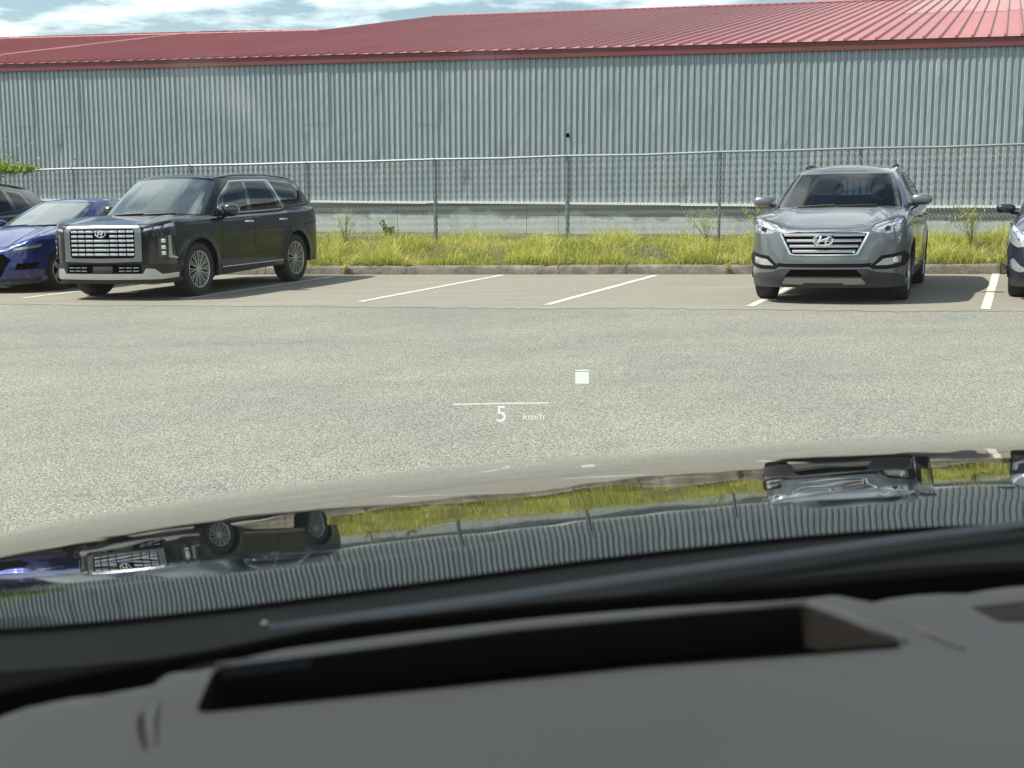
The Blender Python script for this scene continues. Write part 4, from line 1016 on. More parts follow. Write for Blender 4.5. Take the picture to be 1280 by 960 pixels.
# ------------------------------------------------------------------ chain link fence
M['galv'] = simple('galvanised_steel', (.30, .33, .34), .45, .6, var=.2, vscale=6)
M['galv_dark'] = simple('weathered_steel', (.16, .19, .20), .6, .4, var=.25, vscale=6)
FY = 25.0
def FP(s, z, t=0.0): return (s * TX + t * NX_, FY + s * TY + t * NY_, z)
def ftop(s): return 1.70 + .0215 * s
fence = thing('chain_link_fence', 'long galvanised chain link fence with a top rail between grass and warehouse', 'fence', FP(0, .16))
fo = Vector(FP(0, .16)); FL = lambda s, z, t=0.0: tuple(Vector(FP(s, z, t)) - fo)
fpost = [-17.3, -14.7, -12.0, -9.44, -6.70, -4.15, -1.52, 1.05, 3.82, 6.20, 8.9, 11.6]
for i, s in enumerate(fpost):
    m = MB(); r = .038 if i in (6, 7) else .028
    m.tube([FL(s, -.1 + .022 * s, .04), FL(s, ftop(s) - .02, .04)], r, 10); po = m.build('post', M['galv_dark'], fence)
    c = MB(); c.lathe([(r * 1.15, ftop(s) - .03 - .16), (r * 1.15, ftop(s) + .0 - .16), (.0, ftop(s) + .03 - .16)], 10, Matrix.Translation((FL(s, .16, .04)[0], FL(s, .16, .04)[1], 0)), 'z'); c.build('post_cap', M['galv'], po)
for a, b in zip(fpost[:-1], fpost[1:]):
    m = MB(); mid = (a + b) / 2; m.tube([FL(a + .01, ftop(a) + .004), FL(mid, ftop(mid) - random.uniform(0, .012)), FL(b - .01, ftop(b) + .004)], .021, 8); m.build('top_rail', M['galv'], fence)
    for k in range(4):
        s = a + (b - a) * (k + .5) / 4; o = bpy.data.objects.new('rail_tie', TIE) if k or a > -17 else None
        if o is None:
            m = MB(); m.tube([FL(s, ftop(s) - .03, -.02), FL(s, ftop(s) + .028, -.012), FL(s, ftop(s) + .02, .02)], .004, 4); o = m.build('rail_tie', M['galv'], fence); TIE = o.data; t0_ = Vector(FL(s, ftop(s)))
        else: link(o, fence); o.location = Vector(FL(s, ftop(s))) - t0_
# woven wires: each is a zigzag standing upright
dx = .062; rows = 24; cell = 1.46 / rows; wires = []
S0, S1 = -17, 11.5; nw = int((S1 - S0) / dx)
ii = np.arange(nw)[:, None]; jj = np.arange(rows + 1)[None, :]
sx = S0 + dx * (ii + ((jj + 0) % 2) * 1.0); zz_ = (1.70 + .0215 * sx) - .02 - (rows - jj) * cell
tt_ = .006 * (1 - 2 * (jj % 2)) + 0 * sx
px_ = sx * TX + tt_ * NX_ - fo.x; py_ = FY + sx * TY + tt_ * NY_ - fo.y; pz_ = zz_ - fo.z
P3 = np.stack([px_, py_, pz_], -1); r = .0045
A = P3[:, :-1].reshape(-1, 3); Bq = P3[:, 1:].reshape(-1, 3); n_ = len(A)
offs = np.array([[r, 0, -r * .6], [-r, 0, -r * .6], [0, -r, r]]); VV = np.concatenate([A[:, None] + offs, Bq[:, None] + offs], 1).reshape(-1, 3)
bi = (np.arange(n_) * 6)[:, None]; FF = np.concatenate([bi + np.array([0, 1, 4, 3]), bi + np.array([1, 2, 5, 4]), bi + np.array([2, 0, 3, 5])])
wm = mesh_np('wire_mesh', VV, FF, simple('zinc_wire', (.36, .40, .41), .5, .3), fence, False); wm['kind'] = 'stuff'

# ------------------------------------------------------------------ grass
def grass_mat(nm, lo, hi, dry):
    n = NT(nm); n.t.nodes.remove(n.b); co = n.world(); at = n.n('ShaderNodeAttribute', attribute_name='tint'); a = n.noise(1.3, 4, .6, co)
    c = n.mix(at.outputs['Fac'], lo, hi); c = n.mix(n.math('MULTIPLY', n.ramp(a, .45, .7), .75), c, dry)
    di = n.n('ShaderNodeBsdfDiffuse'); tl = n.n('ShaderNodeBsdfTranslucent'); gl = n.n('ShaderNodeBsdfGlossy'); gl.inputs['Roughness'].default_value = .45
    n.l(c, di.inputs[0]); n.l(n.mix(1.0, c, (1.2, 1.15, .6), 'MULTIPLY'), tl.inputs[0]); m1 = n.n('ShaderNodeMixShader'); m1.inputs[0].default_value = .45; n.l(di.outputs[0], m1.inputs[1]); n.l(tl.outputs[0], m1.inputs[2])
    m2 = n.n('ShaderNodeMixShader'); m2.inputs[0].default_value = .04; n.l(m1.outputs[0], m2.inputs[1]); n.l(gl.outputs[0], m2.inputs[2]); n.l(m2.outputs[0], n.o.inputs[0]); return n.m
M['grass'] = grass_mat('grass_blades', (.09, .13, .02), (.56, .57, .15), (.60, .56, .22))
M['weed'] = grass_mat('weed_leaves', (.06, .12, .03), (.16, .24, .06), (.14, .2, .05))
M['treeline'] = grass_mat('added_tree_foliage', (.02, .035, .015), (.06, .085, .035), (.05, .06, .03))
M['leaf'] = grass_mat('tree_leaves', (.10, .17, .03), (.26, .36, .07), (.2, .28, .06))
def blades(name, pos, hgt, width, lean, mat, tint, az=None):
    n = len(pos); a = rng.uniform(0, 2 * np.pi, n); ld = rng.uniform(0, 2 * np.pi, n) if az is None else az
    wv = np.stack([np.cos(a), np.sin(a), 0 * a], 1) * (width / 2)[:, None]; lv = np.stack([np.cos(ld), np.sin(ld), 0 * ld], 1)
    def at(k): return pos + np.array([0, 0, 1]) * (hgt * (k - .25 * k * k * lean * 2))[:, None] + lv * (hgt * lean * k * k)[:, None]
    V = np.stack([pos - wv, pos + wv, at(.5) - wv * .8, at(.5) + wv * .8, at(1.0)], 1).reshape(-1, 3)
    b = (np.arange(n) * 5)[:, None]; F = np.concatenate([b + np.array([0, 1, 3]), b + np.array([0, 3, 2]), b + np.array([2, 3, 4])])
    o = mesh_np(name, V, F, mat, None, False)
    at_ = o.data.attributes.new('tint', 'FLOAT', 'POINT'); at_.data.foreach_set('value', np.repeat(tint, 5).astype(np.float32))
    return o
bzv = np.vectorize(bank_z)
def mound(s, t):
    return np.clip(.5 + .5 * np.sin(s * 1.9 + 1.3 * np.sin(t * 2)) * .6 + .35 * np.sin(s * 4.7 + t) + .2 * np.sin(s * 11 + t * 5), 0, 1.3)
def grass_set(n, s0, s1, t0, t1, h0, h1, w0, pw=1.0):
    s_ = rng.uniform(s0, s1, n); t_ = t0 + (t1 - t0) * rng.random(n) ** pw; mo = mound(s_, t_)
    gx = s_ * TX + t_ * NX_; gy = 22.54 + s_ * TY + t_ * NY_; gz = bzv(s_, t_) - .02
    pos = np.stack([gx, gy, gz], 1); h = (h0 + (h1 - h0) * rng.random(n)) * (.42 + .80 * mo); tint = np.clip(rng.normal(.5, .22, n) + .2 * (mo - .5), 0, 1)
    return pos, h, rng.uniform(.6, 1.3, n) * w0, rng.uniform(.2, 1.1, n), tint
parts = [grass_set(78000, -19, 13, .14, 2.5, .09, .39, .010, 1.1), grass_set(26000, -19, 13, 2.5, 8.0, .05, .16, .012), grass_set(14000, -17, 13, .10, .45, .10, .34, .012)]
pos = np.vstack([p_[0] for p_ in parts]); hh = np.concatenate([p_[1] for p_ in parts]); ww = np.concatenate([p_[2] for p_ in parts]); ll = np.concatenate([p_[3] for p_ in parts]); tn = np.concatenate([p_[4] for p_ in parts])
g_ = blades('grass', pos, hh, ww, ll, M['grass'], tn); g_['kind'] = 'stuff'; g_['label'] = 'overgrown yellow-green grass on the bank behind the kerb'

def plant(name, label, cat, s, t, h, n, spread, mat, leafy=0, group=None, w0=.008, base=None):
    q = KP(s, t); z = bank_z(s, t) if base is None else base; root = thing(name, label, cat, (q[0], q[1], z), group=group)
    m = MB()
    tips = []
    for i in range(n):
        a = random.uniform(0, 6.28); r_ = spread * random.random(); hh_ = h * random.uniform(.55, 1.0)
        p1_ = Vector((r_ * .35 * math.cos(a), r_ * .35 * math.sin(a), hh_ * .55)); p2 = Vector((r_ * math.cos(a), r_ * math.sin(a), hh_)); m.tube([(0, 0, 0), p1_, p2], [.003, .0025, .0015], 4); tips.append((p1_, p2))
    m.build('stem', mat, root)
    ps = []; 
    for p1_, p2 in tips:
        for k in range(leafy): u = random.random(); ps.append(p1_.lerp(p2, u) + Vector([random.gauss(0, .02) for _ in range(3)]))
    if ps:
        pos = np.array([tuple(p_) for p_ in ps]); k = len(pos)
        o = blades('leaves', pos, rng.uniform(.04, .10, k), rng.uniform(.6, 1.3, k) * w0 * 1.6, rng.uniform(.4, 1.4, k), mat, rng.random(k)); o.parent = root
    return root
plant('weed', 'small dark leafy weed standing above the grass near the black SUV', 'weed', -2.95 * 1.0, 1.7, .48, 5, .14, M['weed'], 26, w0=.018)
plant('weed', 'tall dry weed in the grass just left of the grey SUV', 'weed', 4.05, 1.3, .78, 22, .55, M['grass'], 12)
plant('weed', 'pale straggly weed with thin stems near the fence post left of the grey SUV', 'weed', 2.95, 1.9, .62, 20, .5, M['grass'], 10)
plant('weed', 'tall thin weed leaning over the grass right of the grey SUV', 'weed', 7.3, 1.2, .80, 24, .55, M['grass'], 12)
plant('weed', 'dry wispy weed behind the rear of the black SUV', 'weed', -3.9, 1.9, .72, 16, .45, M['grass'], 8)
plant('weed', 'small weed sprouting at the kerb foot beside the black SUV', 'weed', -3.05, -.02, .20, 8, .12, M['grass'], 14, base=KG(-3.05))
plant('weed', 'dry weed tuft hanging over the kerb left of the grey SUV', 'weed', 3.6, -.0, .22, 6, .16, M['grass'], 8, base=KG(3.6))
plant('weed', 'straw-coloured weed at the kerb by the end of the rightmost white line', 'weed', 7.7, .0, .36, 10, .22, M['grass'], 12, base=KG(7.7))

# tree at the far left behind the fence
tr = thing('small_tree', 'leafy green branch of a small tree reaching over the fence at the left edge', 'tree', (-11.75, 27.95, -.33))
m = MB(); m.tube([(0, 0, 0), (.05, 0, .8), (.1, .05, 1.5)], [.07, .055, .04], 8)
for a in range(7): ang = a * .9; m.tube([(.1, .05, 1.2 + .05 * a), (.1 + .6 * math.cos(ang), .3 * math.sin(ang), 1.65), (.1 + 1.2 * math.cos(ang), .6 * math.sin(ang), 1.82 + .05 * math.sin(a))], [.025, .015, .006], 5)
m.tube([(.1, 0, 1.4), (1.0, -.1, 1.78), (1.85, -.15, 1.80)], [.025, .014, .004], 5)
m.build('trunk', simple('bark', (.12, .10, .08), .9, var=.3), tr)
ps = []
for k in range(2600):
    if k < 1500: c = Vector((random.gauss(0, .75), random.gauss(0, .5), 1.85 + abs(random.gauss(0, .28)) - .14))
    else: u = random.random(); c = Vector((.3 + 1.6 * u, -.15, 1.80 + random.gauss(0, .08) * (1.4 - u))) + Vector((random.gauss(0, .1), random.gauss(0, .15), 0))
    ps.append(tuple(c))
pos = np.array(ps); k = len(pos); cr_ = blades('crown', pos, rng.uniform(.06, .12, k), rng.uniform(.03, .06, k), rng.uniform(.6, 1.6, k), M['leaf'], rng.random(k)); cr_.parent = tr

# unseen belt of trees, added behind the viewer to darken reflections in paint and glass
n_ = 9000; ang = rng.uniform(R(150), R(400), n_); rad_ = 60 + rng.normal(0, 2.2, n_); bx_, by_ = np.cos(ang) * rad_, np.sin(ang) * rad_ - 5
hb_ = 5.5 + 2.2 * np.sin(ang * 9) + 1.2 * np.sin(ang * 23 + 1); zz2 = rng.random(n_) ** .8 * hb_ + GA * bx_ + GB * by_
keep_ = by_ < 8 + .0 * bx_
pos = np.stack([bx_, by_, zz2], 1)[keep_]; k = len(pos); tb_ = blades('added_treeline', pos, rng.uniform(.8, 1.8, k), rng.uniform(.8, 1.8, k), rng.uniform(.3, 1.3, k), M['treeline'], rng.random(k)); tb_['kind'] = 'stuff'

# ------------------------------------------------------------------ parked cars
YAW = 20.5
add_palisade((-4.895, 20.96), 19.4)
add_santafe((4.455, 17.93), YAW)
d1 = sedan(M['blue_paint'], 'sharp'); build_car('parked_sedan', 'bright blue sedan at the left edge with slim headlights and a dark grille', 'car', d1, (-7.46, 22.75), YAW - 1)
d2 = sedan(M['navy_paint'], 'round', 1.45, .89); d2['wsglass'] = M['screen_glass']; build_car('parked_sedan', 'dark blue car cut by the right edge with a rounded pale headlight', 'car', d2, (7.42, 17.42), YAW + 2)
d3 = dict(sf); d3['paint'] = M['charcoal_paint']; d3['wsglass'] = M['screen_glass']; d3['win'] = [(a, b, M['privacy_glass'], c, e) for a, b, _, c, e in sf['win']]; d3['rearglass'] = M['privacy_glass']
d3['scale'] = 1.035
build_car('parked_suv', 'charcoal SUV at the left edge, mostly hidden behind the blue sedan', 'SUV', d3, (-9.95, 23.1), YAW)

# ------------------------------------------------------------------ the car we look out of
own = thing('own_car', 'glossy dark bonnet, cowl and grey dashboard of the car the view is taken from', 'car', (.37, .9, G(.37, .9)))
OL = Vector((.37, .9, G(.37, .9)))
HOOD = [[(-0.526,1.059,1.1023), (-0.55,1.109,1.0958), (-0.574,1.158,1.0886), (-0.598,1.208,1.0809), (-0.622,1.257,1.0726), (-0.646,1.306,1.0639), (-0.669,1.356,1.0547), (-0.693,1.405,1.0451), (-0.717,1.454,1.0351), (-0.741,1.503,1.0245), (-0.765,1.552,1.0132), (-0.788,1.6,1.0009), (-0.812,1.648,0.9878), (-0.836,1.696,0.9742), (-0.859,1.745,0.9605)],
        [(-0.459,1.056,1.1059), (-0.487,1.123,1.0971), (-0.515,1.19,1.0873), (-0.544,1.257,1.0767), (-0.572,1.324,1.0654), (-0.6,1.39,1.0537), (-0.628,1.457,1.0415), (-0.656,1.523,1.0289), (-0.685,1.59,1.0156), (-0.713,1.656,1.0016), (-0.741,1.722,0.9867), (-0.769,1.787,0.9705), (-0.797,1.853,0.9534), (-0.825,1.918,0.9359), (-0.853,1.984,0.9182)],
        [(-0.394,1.059,1.1091), (-0.425,1.144,1.0981), (-0.455,1.228,1.0858), (-0.485,1.312,1.0724), (-0.516,1.395,1.0583), (-0.546,1.479,1.0438), (-0.577,1.563,1.029), (-0.607,1.646,1.0134), (-0.637,1.73,0.9971), (-0.667,1.813,0.9798), (-0.698,1.896,0.9614), (-0.728,1.978,0.9417), (-0.758,2.061,0.921), (-0.788,2.143,0.8999), (-0.819,2.225,0.8786)],
        [(-0.331,1.068,1.112), (-0.361,1.169,1.099), (-0.392,1.269,1.0844), (-0.422,1.369,1.0684), (-0.452,1.469,1.0519), (-0.482,1.569,1.035), (-0.512,1.669,1.0176), (-0.542,1.769,0.9995), (-0.573,1.868,0.9803), (-0.603,1.968,0.96), (-0.633,2.067,0.9385), (-0.663,2.166,0.9156), (-0.693,2.264,0.8919), (-0.723,2.362,0.8677), (-0.753,2.461,0.8432)],
        [(-0.268,1.082,1.1146), (-0.296,1.198,1.1), (-0.324,1.313,1.0833), (-0.351,1.427,1.0652), (-0.379,1.542,1.0466), (-0.407,1.657,1.0276), (-0.434,1.772,1.0082), (-0.462,1.886,0.9877), (-0.49,2,0.9661), (-0.517,2.114,0.9432), (-0.545,2.228,0.919), (-0.573,2.342,0.8935), (-0.6,2.455,0.8672), (-0.628,2.568,0.8404), (-0.655,2.681,0.8134)],
        [(-0.204,1.1,1.117), (-0.227,1.228,1.1012), (-0.25,1.356,1.0828), (-0.273,1.484,1.063), (-0.296,1.611,1.0427), (-0.32,1.739,1.0221), (-0.343,1.866,1.001), (-0.366,1.994,0.9788), (-0.389,2.121,0.9551), (-0.412,2.247,0.9302), (-0.435,2.374,0.9038), (-0.458,2.5,0.8763), (-0.481,2.626,0.848), (-0.504,2.752,0.8193), (-0.527,2.878,0.7903)],
        [(-0.139,1.122,1.1193), (-0.155,1.26,1.1026), (-0.172,1.398,1.083), (-0.188,1.536,1.062), (-0.205,1.674,1.0405), (-0.222,1.812,1.0188), (-0.238,1.95,0.9965), (-0.255,2.087,0.9729), (-0.272,2.225,0.9478), (-0.288,2.362,0.9213), (-0.305,2.498,0.8934), (-0.321,2.635,0.8645), (-0.338,2.771,0.8348), (-0.354,2.907,0.8046), (-0.371,3.043,0.7743)],
        [(-0.071,1.146,1.1214), (-0.079,1.292,1.1042), (-0.088,1.438,1.0839), (-0.097,1.584,1.0621), (-0.106,1.729,1.04), (-0.115,1.875,1.0175), (-0.123,2.02,0.9945), (-0.132,2.165,0.9701), (-0.141,2.31,0.9441), (-0.15,2.455,0.9166), (-0.158,2.599,0.8878), (-0.167,2.743,0.8579), (-0.176,2.887,0.8274), (-0.185,3.031,0.7965), (-0.193,3.175,0.7654)],
        [(0,1.173,1.1232), (0,1.324,1.106), (0,1.475,1.0853), (0,1.626,1.0633), (0,1.776,1.0409), (0,1.927,1.0181), (0,2.077,0.9948), (0,2.228,0.97), (0,2.377,0.9435), (0,2.527,0.9155), (0,2.677,0.8863), (0,2.826,0.8561), (0,2.975,0.8253), (0,3.124,0.7941), (0,3.273,0.7627)],
        [(0.074,1.201,1.1248), (0.083,1.355,1.1078), (0.092,1.509,1.0871), (0.102,1.662,1.0651), (0.111,1.816,1.0427), (0.12,1.97,1.02), (0.129,2.123,0.9967), (0.139,2.276,0.9718), (0.148,2.429,0.9452), (0.157,2.582,0.9171), (0.166,2.735,0.8877), (0.176,2.887,0.8576), (0.185,3.039,0.8268), (0.194,3.191,0.7957), (0.203,3.343,0.7644)],
        [(0.151,1.228,1.1261), (0.17,1.385,1.1094), (0.188,1.54,1.089), (0.207,1.696,1.0672), (0.226,1.851,1.0449), (0.244,2.007,1.0224), (0.263,2.162,0.9992), (0.282,2.317,0.9744), (0.301,2.472,0.9478), (0.319,2.626,0.9197), (0.338,2.781,0.8905), (0.357,2.935,0.8605), (0.375,3.089,0.83), (0.394,3.243,0.7991), (0.413,3.397,0.7681)],
        [(0.231,1.255,1.1271), (0.26,1.413,1.1108), (0.288,1.571,1.0906), (0.316,1.728,1.0689), (0.345,1.885,1.0468), (0.373,2.042,1.0243), (0.401,2.199,1.0012), (0.43,2.356,0.9764), (0.458,2.513,0.9497), (0.486,2.669,0.9216), (0.515,2.825,0.8924), (0.543,2.981,0.8625), (0.571,3.137,0.8321), (0.6,3.292,0.8015), (0.628,3.448,0.7707)],
        [(0.314,1.279,1.1278), (0.353,1.441,1.1115), (0.391,1.601,1.0914), (0.43,1.762,1.0696), (0.468,1.922,1.0474), (0.507,2.083,1.0248), (0.545,2.243,1.0013), (0.584,2.403,0.976), (0.622,2.563,0.9489), (0.661,2.722,0.9203), (0.7,2.881,0.8908), (0.738,3.04,0.8607), (0.777,3.2,0.8302), (0.815,3.359,0.7994), (0.854,3.518,0.7684)],
        [(0.398,1.299,1.128), (0.448,1.467,1.1114), (0.499,1.634,1.0909), (0.549,1.801,1.0687), (0.599,1.968,1.0458), (0.649,2.135,1.0224), (0.699,2.302,0.9978), (0.749,2.469,0.9713), (0.8,2.635,0.9429), (0.85,2.801,0.9132), (0.9,2.967,0.8827), (0.95,3.132,0.8517), (1,3.298,0.8203), (1.05,3.464,0.7887), (1.1,3.629,0.7569)],
        [(0.483,1.313,1.1278), (0.547,1.493,1.1103), (0.612,1.673,1.0886), (0.677,1.852,1.065), (0.741,2.031,1.0406), (0.806,2.21,1.0155), (0.87,2.389,0.9886), (0.935,2.568,0.9596), (1,2.746,0.9288), (1.064,2.924,0.8969), (1.129,3.102,0.8644), (1.193,3.28,0.8313), (1.258,3.458,0.798), (1.323,3.636,0.7645), (1.387,3.813,0.7308)],
        [(0.566,1.319,1.1272), (0.65,1.52,1.1077), (0.734,1.72,1.0837), (0.818,1.921,1.0576), (0.902,2.121,1.0303), (0.986,2.321,1.0015), (1.071,2.521,0.9706), (1.155,2.72,0.9374), (1.239,2.919,0.9026), (1.323,3.118,0.8669), (1.407,3.317,0.8307), (1.492,3.516,0.7941), (1.576,3.715,0.7572), (1.66,3.913,0.7202), (1.744,4.112,0.683)],
        [(0.645,1.314,1.1262), (0.757,1.55,1.1031), (0.87,1.785,1.0752), (0.982,2.02,1.0445), (1.095,2.254,1.0119), (1.208,2.488,0.9769), (1.32,2.722,0.9393), (1.433,2.955,0.8994), (1.546,3.188,0.8583), (1.659,3.421,0.8165), (1.771,3.654,0.7743), (1.884,3.887,0.7318), (1.997,4.12,0.6891), (2.109,4.352,0.6462), (2.222,4.585,0.6032)]]
def up(A, k, ax):                      # Catmull-Rom refinement of a grid of points
    A = np.moveaxis(A, ax, 0); E = np.concatenate([[2 * A[0] - A[1]], A, [2 * A[-1] - A[-2]]]); o = []
    for i in range(len(A) - 1):
        p0, p1, p2, p3 = E[i:i + 4]
        for t in np.arange(k) / k: o.append(.5 * (2 * p1 + (p2 - p0) * t + (2 * p0 - 5 * p1 + 4 * p2 - p3) * t * t + (3 * p1 - p0 - 3 * p2 + p3) * t ** 3))
    o.append(A[-1]); return np.moveaxis(np.array(o), 0, ax)
Hg = np.array(HOOD)                    # bonnet stations, metres
nose_ = [Hg[:, -1] + np.array([0, a, b]) for a, b in ((.045, -.018), (.085, -.05), (.11, -.10), (.125, -.20), (.12, -.45))]
side = [(-.10, -.03), (-.16, -.10), (-.20, -.3)]
Hg = np.concatenate([Hg, np.stack(nose_, 1)], 1)
Hg = np.concatenate([np.stack([Hg[0] + np.array([a, -.02, b]) for a, b in side[::-1]]), Hg, np.stack([Hg[-1] + np.array([-a * 1.5, -.05, b]) for a, b in side])], 0)
Hf = up(up(Hg, 5, 0), 4, 1); n0, n1 = Hf.shape[:2]
FF = np.array([(i * n1 + j, (i + 1) * n1 + j, (i + 1) * n1 + j + 1, i * n1 + j + 1) for i in range(n0 - 1) for j in range(n1 - 1)])
mesh_np('bonnet', Hf.reshape(-1, 3) - np.array(OL), FF, M['own_paint'], own, True)
RE = Hf[15:-15, 0]                     # rear edge of the bonnet
def rear_edge(x): return np.interp(x, RE[:, 0], RE[:, 1])
def rear_z(x): return np.interp(x, RE[:, 0], RE[:, 2])
m = MB(); m.add([tuple(Vector(p_) - OL) for p_ in ((-.95, .4, .25), (1.75, .4, .25), (1.6, 2.9, .25), (-.8, 2.2, .25), (-.95, .4, 1.0), (1.75, .4, 1.0), (1.5, 2.6, .6), (-.7, 1.9, .75))], [(3, 2, 1, 0), (0, 1, 5, 4), (1, 2, 6, 5), (2, 3, 7, 6), (3, 0, 4, 7), (4, 5, 6, 7)]); m.build('engine_bay', M['void'], own, False)
# cowl, frit and wiper
M['cowl'] = simple('cowl_plastic', (.006, .007, .0075), .7, var=.2, spec=.03)
def strip3(name, rows_, mat, smooth=True):
    n_ = len(rows_[0]); v = [tuple(Vector(p_) - OL) for r_ in rows_ for p_ in r_]; return mesh_np(name, v, [(j * n_ + i, j * n_ + i + 1, (j + 1) * n_ + i + 1, (j + 1) * n_ + i) for j in range(len(rows_) - 1) for i in range(n_ - 1)], mat, own, smooth)
xx = np.linspace(-.62, 1.25, 46)
def dash_edge(x): return np.interp(x, [-.75, -.5, -.311, -.267, -.226, -.132, 0, .107, .245, .407, .7, 1.1, 1.5], [.45, .64, .777, .806, .824, .887, .932, .960, .989, 1.03, 1.06, 1.0, .7])
r1 = [(x, rear_edge(x) + .02, float(rear_z(x)) - .006) for x in xx]; r2 = [(x, rear_edge(x) - .115 - .06 * np.clip(x, -.4, .0), float(rear_z(x)) - .004) for x in xx]; r3 = [(x, dash_edge(x) + .03, 1.125) for x in xx]
strip3('cowl_panel', [r2, r1], M['cowl']); strip3('cowl_drain', [r3, [(a, b + .004, c - .0008) for a, b, c in r2]], M['void'])
m = MB(); m.box(tuple(Vector((.35, .80, 1.045)) - OL), (1.9, .52, .02)); m.build('cowl_tray', M['void'], own, False)
M['frit'] = simple('black_glass_band', (.001, .001, .001), .9, spec=0)
r4 = [(x, dash_edge(x) - .05, 1.135) for x in xx]; r5 = [(x, dash_edge(x) + .085, 1.142) for x in xx]
strip3('windscreen_base_band', [r4, r3, r5], M['frit'])
wp = [(-.185, .975), (-.10, 1.008), (0, 1.052), (.11, 1.105), (.226, 1.158), (.36, 1.22), (.52, 1.285)]  # wiper strip with a bluish tint imitating the sky sheen on the cowl
v = []
for i, (a, b) in enumerate(wp):
    wd_ = .005 if i == 0 else .011
    for (c_, h_) in ((-1, 0), (-.7, .0015), (.2, .002), (1, 0)): v.append(tuple(Vector((a - .4 * c_ * wd_, b + .9 * c_ * wd_, 1.138 + h_)) - OL))
mesh_np('windscreen_wiper', v, [(i * 4 + j, i * 4 + j + 1, i * 4 + j + 5, i * 4 + j + 4) for i in range(6) for j in range(3)], simple('wiper_sky_sheen', (.016, .021, .028), .7, 0, spec=.15), own)
m = MB(); m.ell(tuple(Vector((-.185, .965, 1.144)) - OL), (.0028, .0028, .0028), 2, 10); m.build('wiper_nut', M['satin'], own)
# dashboard with the head-up display well
def dash_mat():
    n = NT('dashboard_grain'); a = n.noise(260, 3, .6); b = n.noise(4, 4); n.col(n.mix(b, (.030, .030, .0325), (.040, .040, .043))); n.b.inputs['Roughness'].default_value = .6; n.b.inputs['Specular IOR Level'].default_value = .16; n.bump(a, .25, .001); return n.m
M['dash'] = dash_mat(); M['well'] = simple('display_well', (.014, .012, .011), .8, spec=.05)
Z0 = 1.16
hole = [(-.194, .757), (-.190, .806), (-.172, .829), (0.0, .893), (.130, .929), (.214, .948), (.232, .930), (.256, .876), (.083, .832), (-.069, .789)]
rim = [(-.212, .705), (-.224, .762), (-.220, .810), (-.200, .834), (-.077, .885), (.060, .932), (.155, .958), (.235, .975), (.262, .955), (.300, .868), (.285, .852), (.10, .800), (-.05, .752), (-.17, .700)]
xe = np.linspace(-.62, 1.42, 60); outer_d = [(float(x), float(dash_edge(x))) for x in xe] + [(1.42, .30), (-.62, .30)]
rim_o = offset_poly(rim, .008)
def chaikin(P_, k=2, q_=.2):
    P_ = [tuple(q) for q in P_]
    for _ in range(k):
        o_ = []
        for i in range(len(P_)):
            a, b = P_[i], P_[(i + 1) % len(P_)]; o_ += [(a[0] * (1 - q_) + b[0] * q_, a[1] * (1 - q_) + b[1] * q_), (a[0] * q_ + b[0] * (1 - q_), a[1] * q_ + b[1] * (1 - q_))]
        P_ = o_
    return P_
def round_poly(P_, r_, n=5):
    o_ = []
    for i in range(len(P_)):
        a, b, c = (np.array(P_[(i + k) % len(P_)], float) for k in (-1, 0, 1)); u = (a - b) / np.linalg.norm(a - b); v = (c - b) / np.linalg.norm(c - b); rr_ = min(r_, np.linalg.norm(a - b) * .45, np.linalg.norm(c - b) * .45)
        for t in np.linspace(0, 1, n): o_.append(tuple((1 - t) ** 2 * (b + u * rr_) + 2 * t * (1 - t) * b + t * t * (b + v * rr_)))
    return o_
hole = round_poly([(-.188, .756), (-.190, .822), (0.0, .893), (.130, .929), (.216, .949), (.266, .872), (.083, .832), (-.069, .789)], .009); rim = chaikin(rim, 3)
regs = [('hole', hole, None, 0, 0), ('rim', rim, None, 0, 0)]
V, F, lab = sheet(regs, .02, outer_d)
def dfn(raise_, lift=0.0):
    def f_(x, y, off):
        x = np.asarray(x, float); y = np.asarray(y, float); ed = dash_edge(x); r_ = np.clip(1 - (ed - y) / .022, 0, 1)
        z = Z0 + lift - .018 * r_ ** 2 - .10 * np.clip(.52 - y, 0, 1) ** 1.0 * .3 - .35 * np.clip(-.45 - x, 0, 1) ** 2
        z = z + raise_ * np.clip((y - (.735 + .30 * (x + .21))) / .05, 0, 1)
        return np.stack([x - OL.x, y - OL.y, z - OL.z + off], -1)
    return f_
map_piece('dashboard', V, F[lab == 999], dfn(0), 0, M['dash'], own, .012)
gq = np.array([(-.200, .700), (-.214, .728), (-.222, .765), (-.220, .800), (-.209, .828), (-.188, .850)]); tq = np.linspace(0, 5, 26)
gp = [(float(np.interp(t, range(6), gq[:, 0])), float(np.interp(t, range(6), gq[:, 1]))) for t in tq]; gp = [tuple(np.mean(gp[max(0, i - 3):i + 4], 0)) for i in range(len(gp))]
m = MB(); m.tube([Vector((a, b, Z0 + .0005)) - OL for a, b in gp], [.0006 + .0018 * math.sin(math.pi * i / 25) for i in range(26)], 6); m.build('dashboard_groove', M['well'], own)
m = MB(); m.tube([Vector((a + .0075, b - .001, Z0 + .0004)) - OL for a, b in gp[3:-6]], [.0008 + .0030 * math.sin(math.pi * i / 16) for i in range(17)], 8); m.build('dashboard_ridge', M['dash'], own)
m = MB(); m.tube([Vector((a, b, Z0 + .0035)) - OL for a, b in ((-.196, .800), (-.190, .830), (0, .898), (.130, .934), (.218, .955), (.240, .934), (.268, .876))], [.001, .002, .0025, .0025, .003, .003, .0012], 8); m.build('display_lip', M['dash'], own)
m = MB(); m.tube([Vector((a, b, Z0 + .001)) - OL for a, b in ((.240, .978), (.262, .957), (.290, .900), (.305, .868))], [.001, .0035, .004, .001], 8); m.build('dashboard_ridge', M['dash'], own)
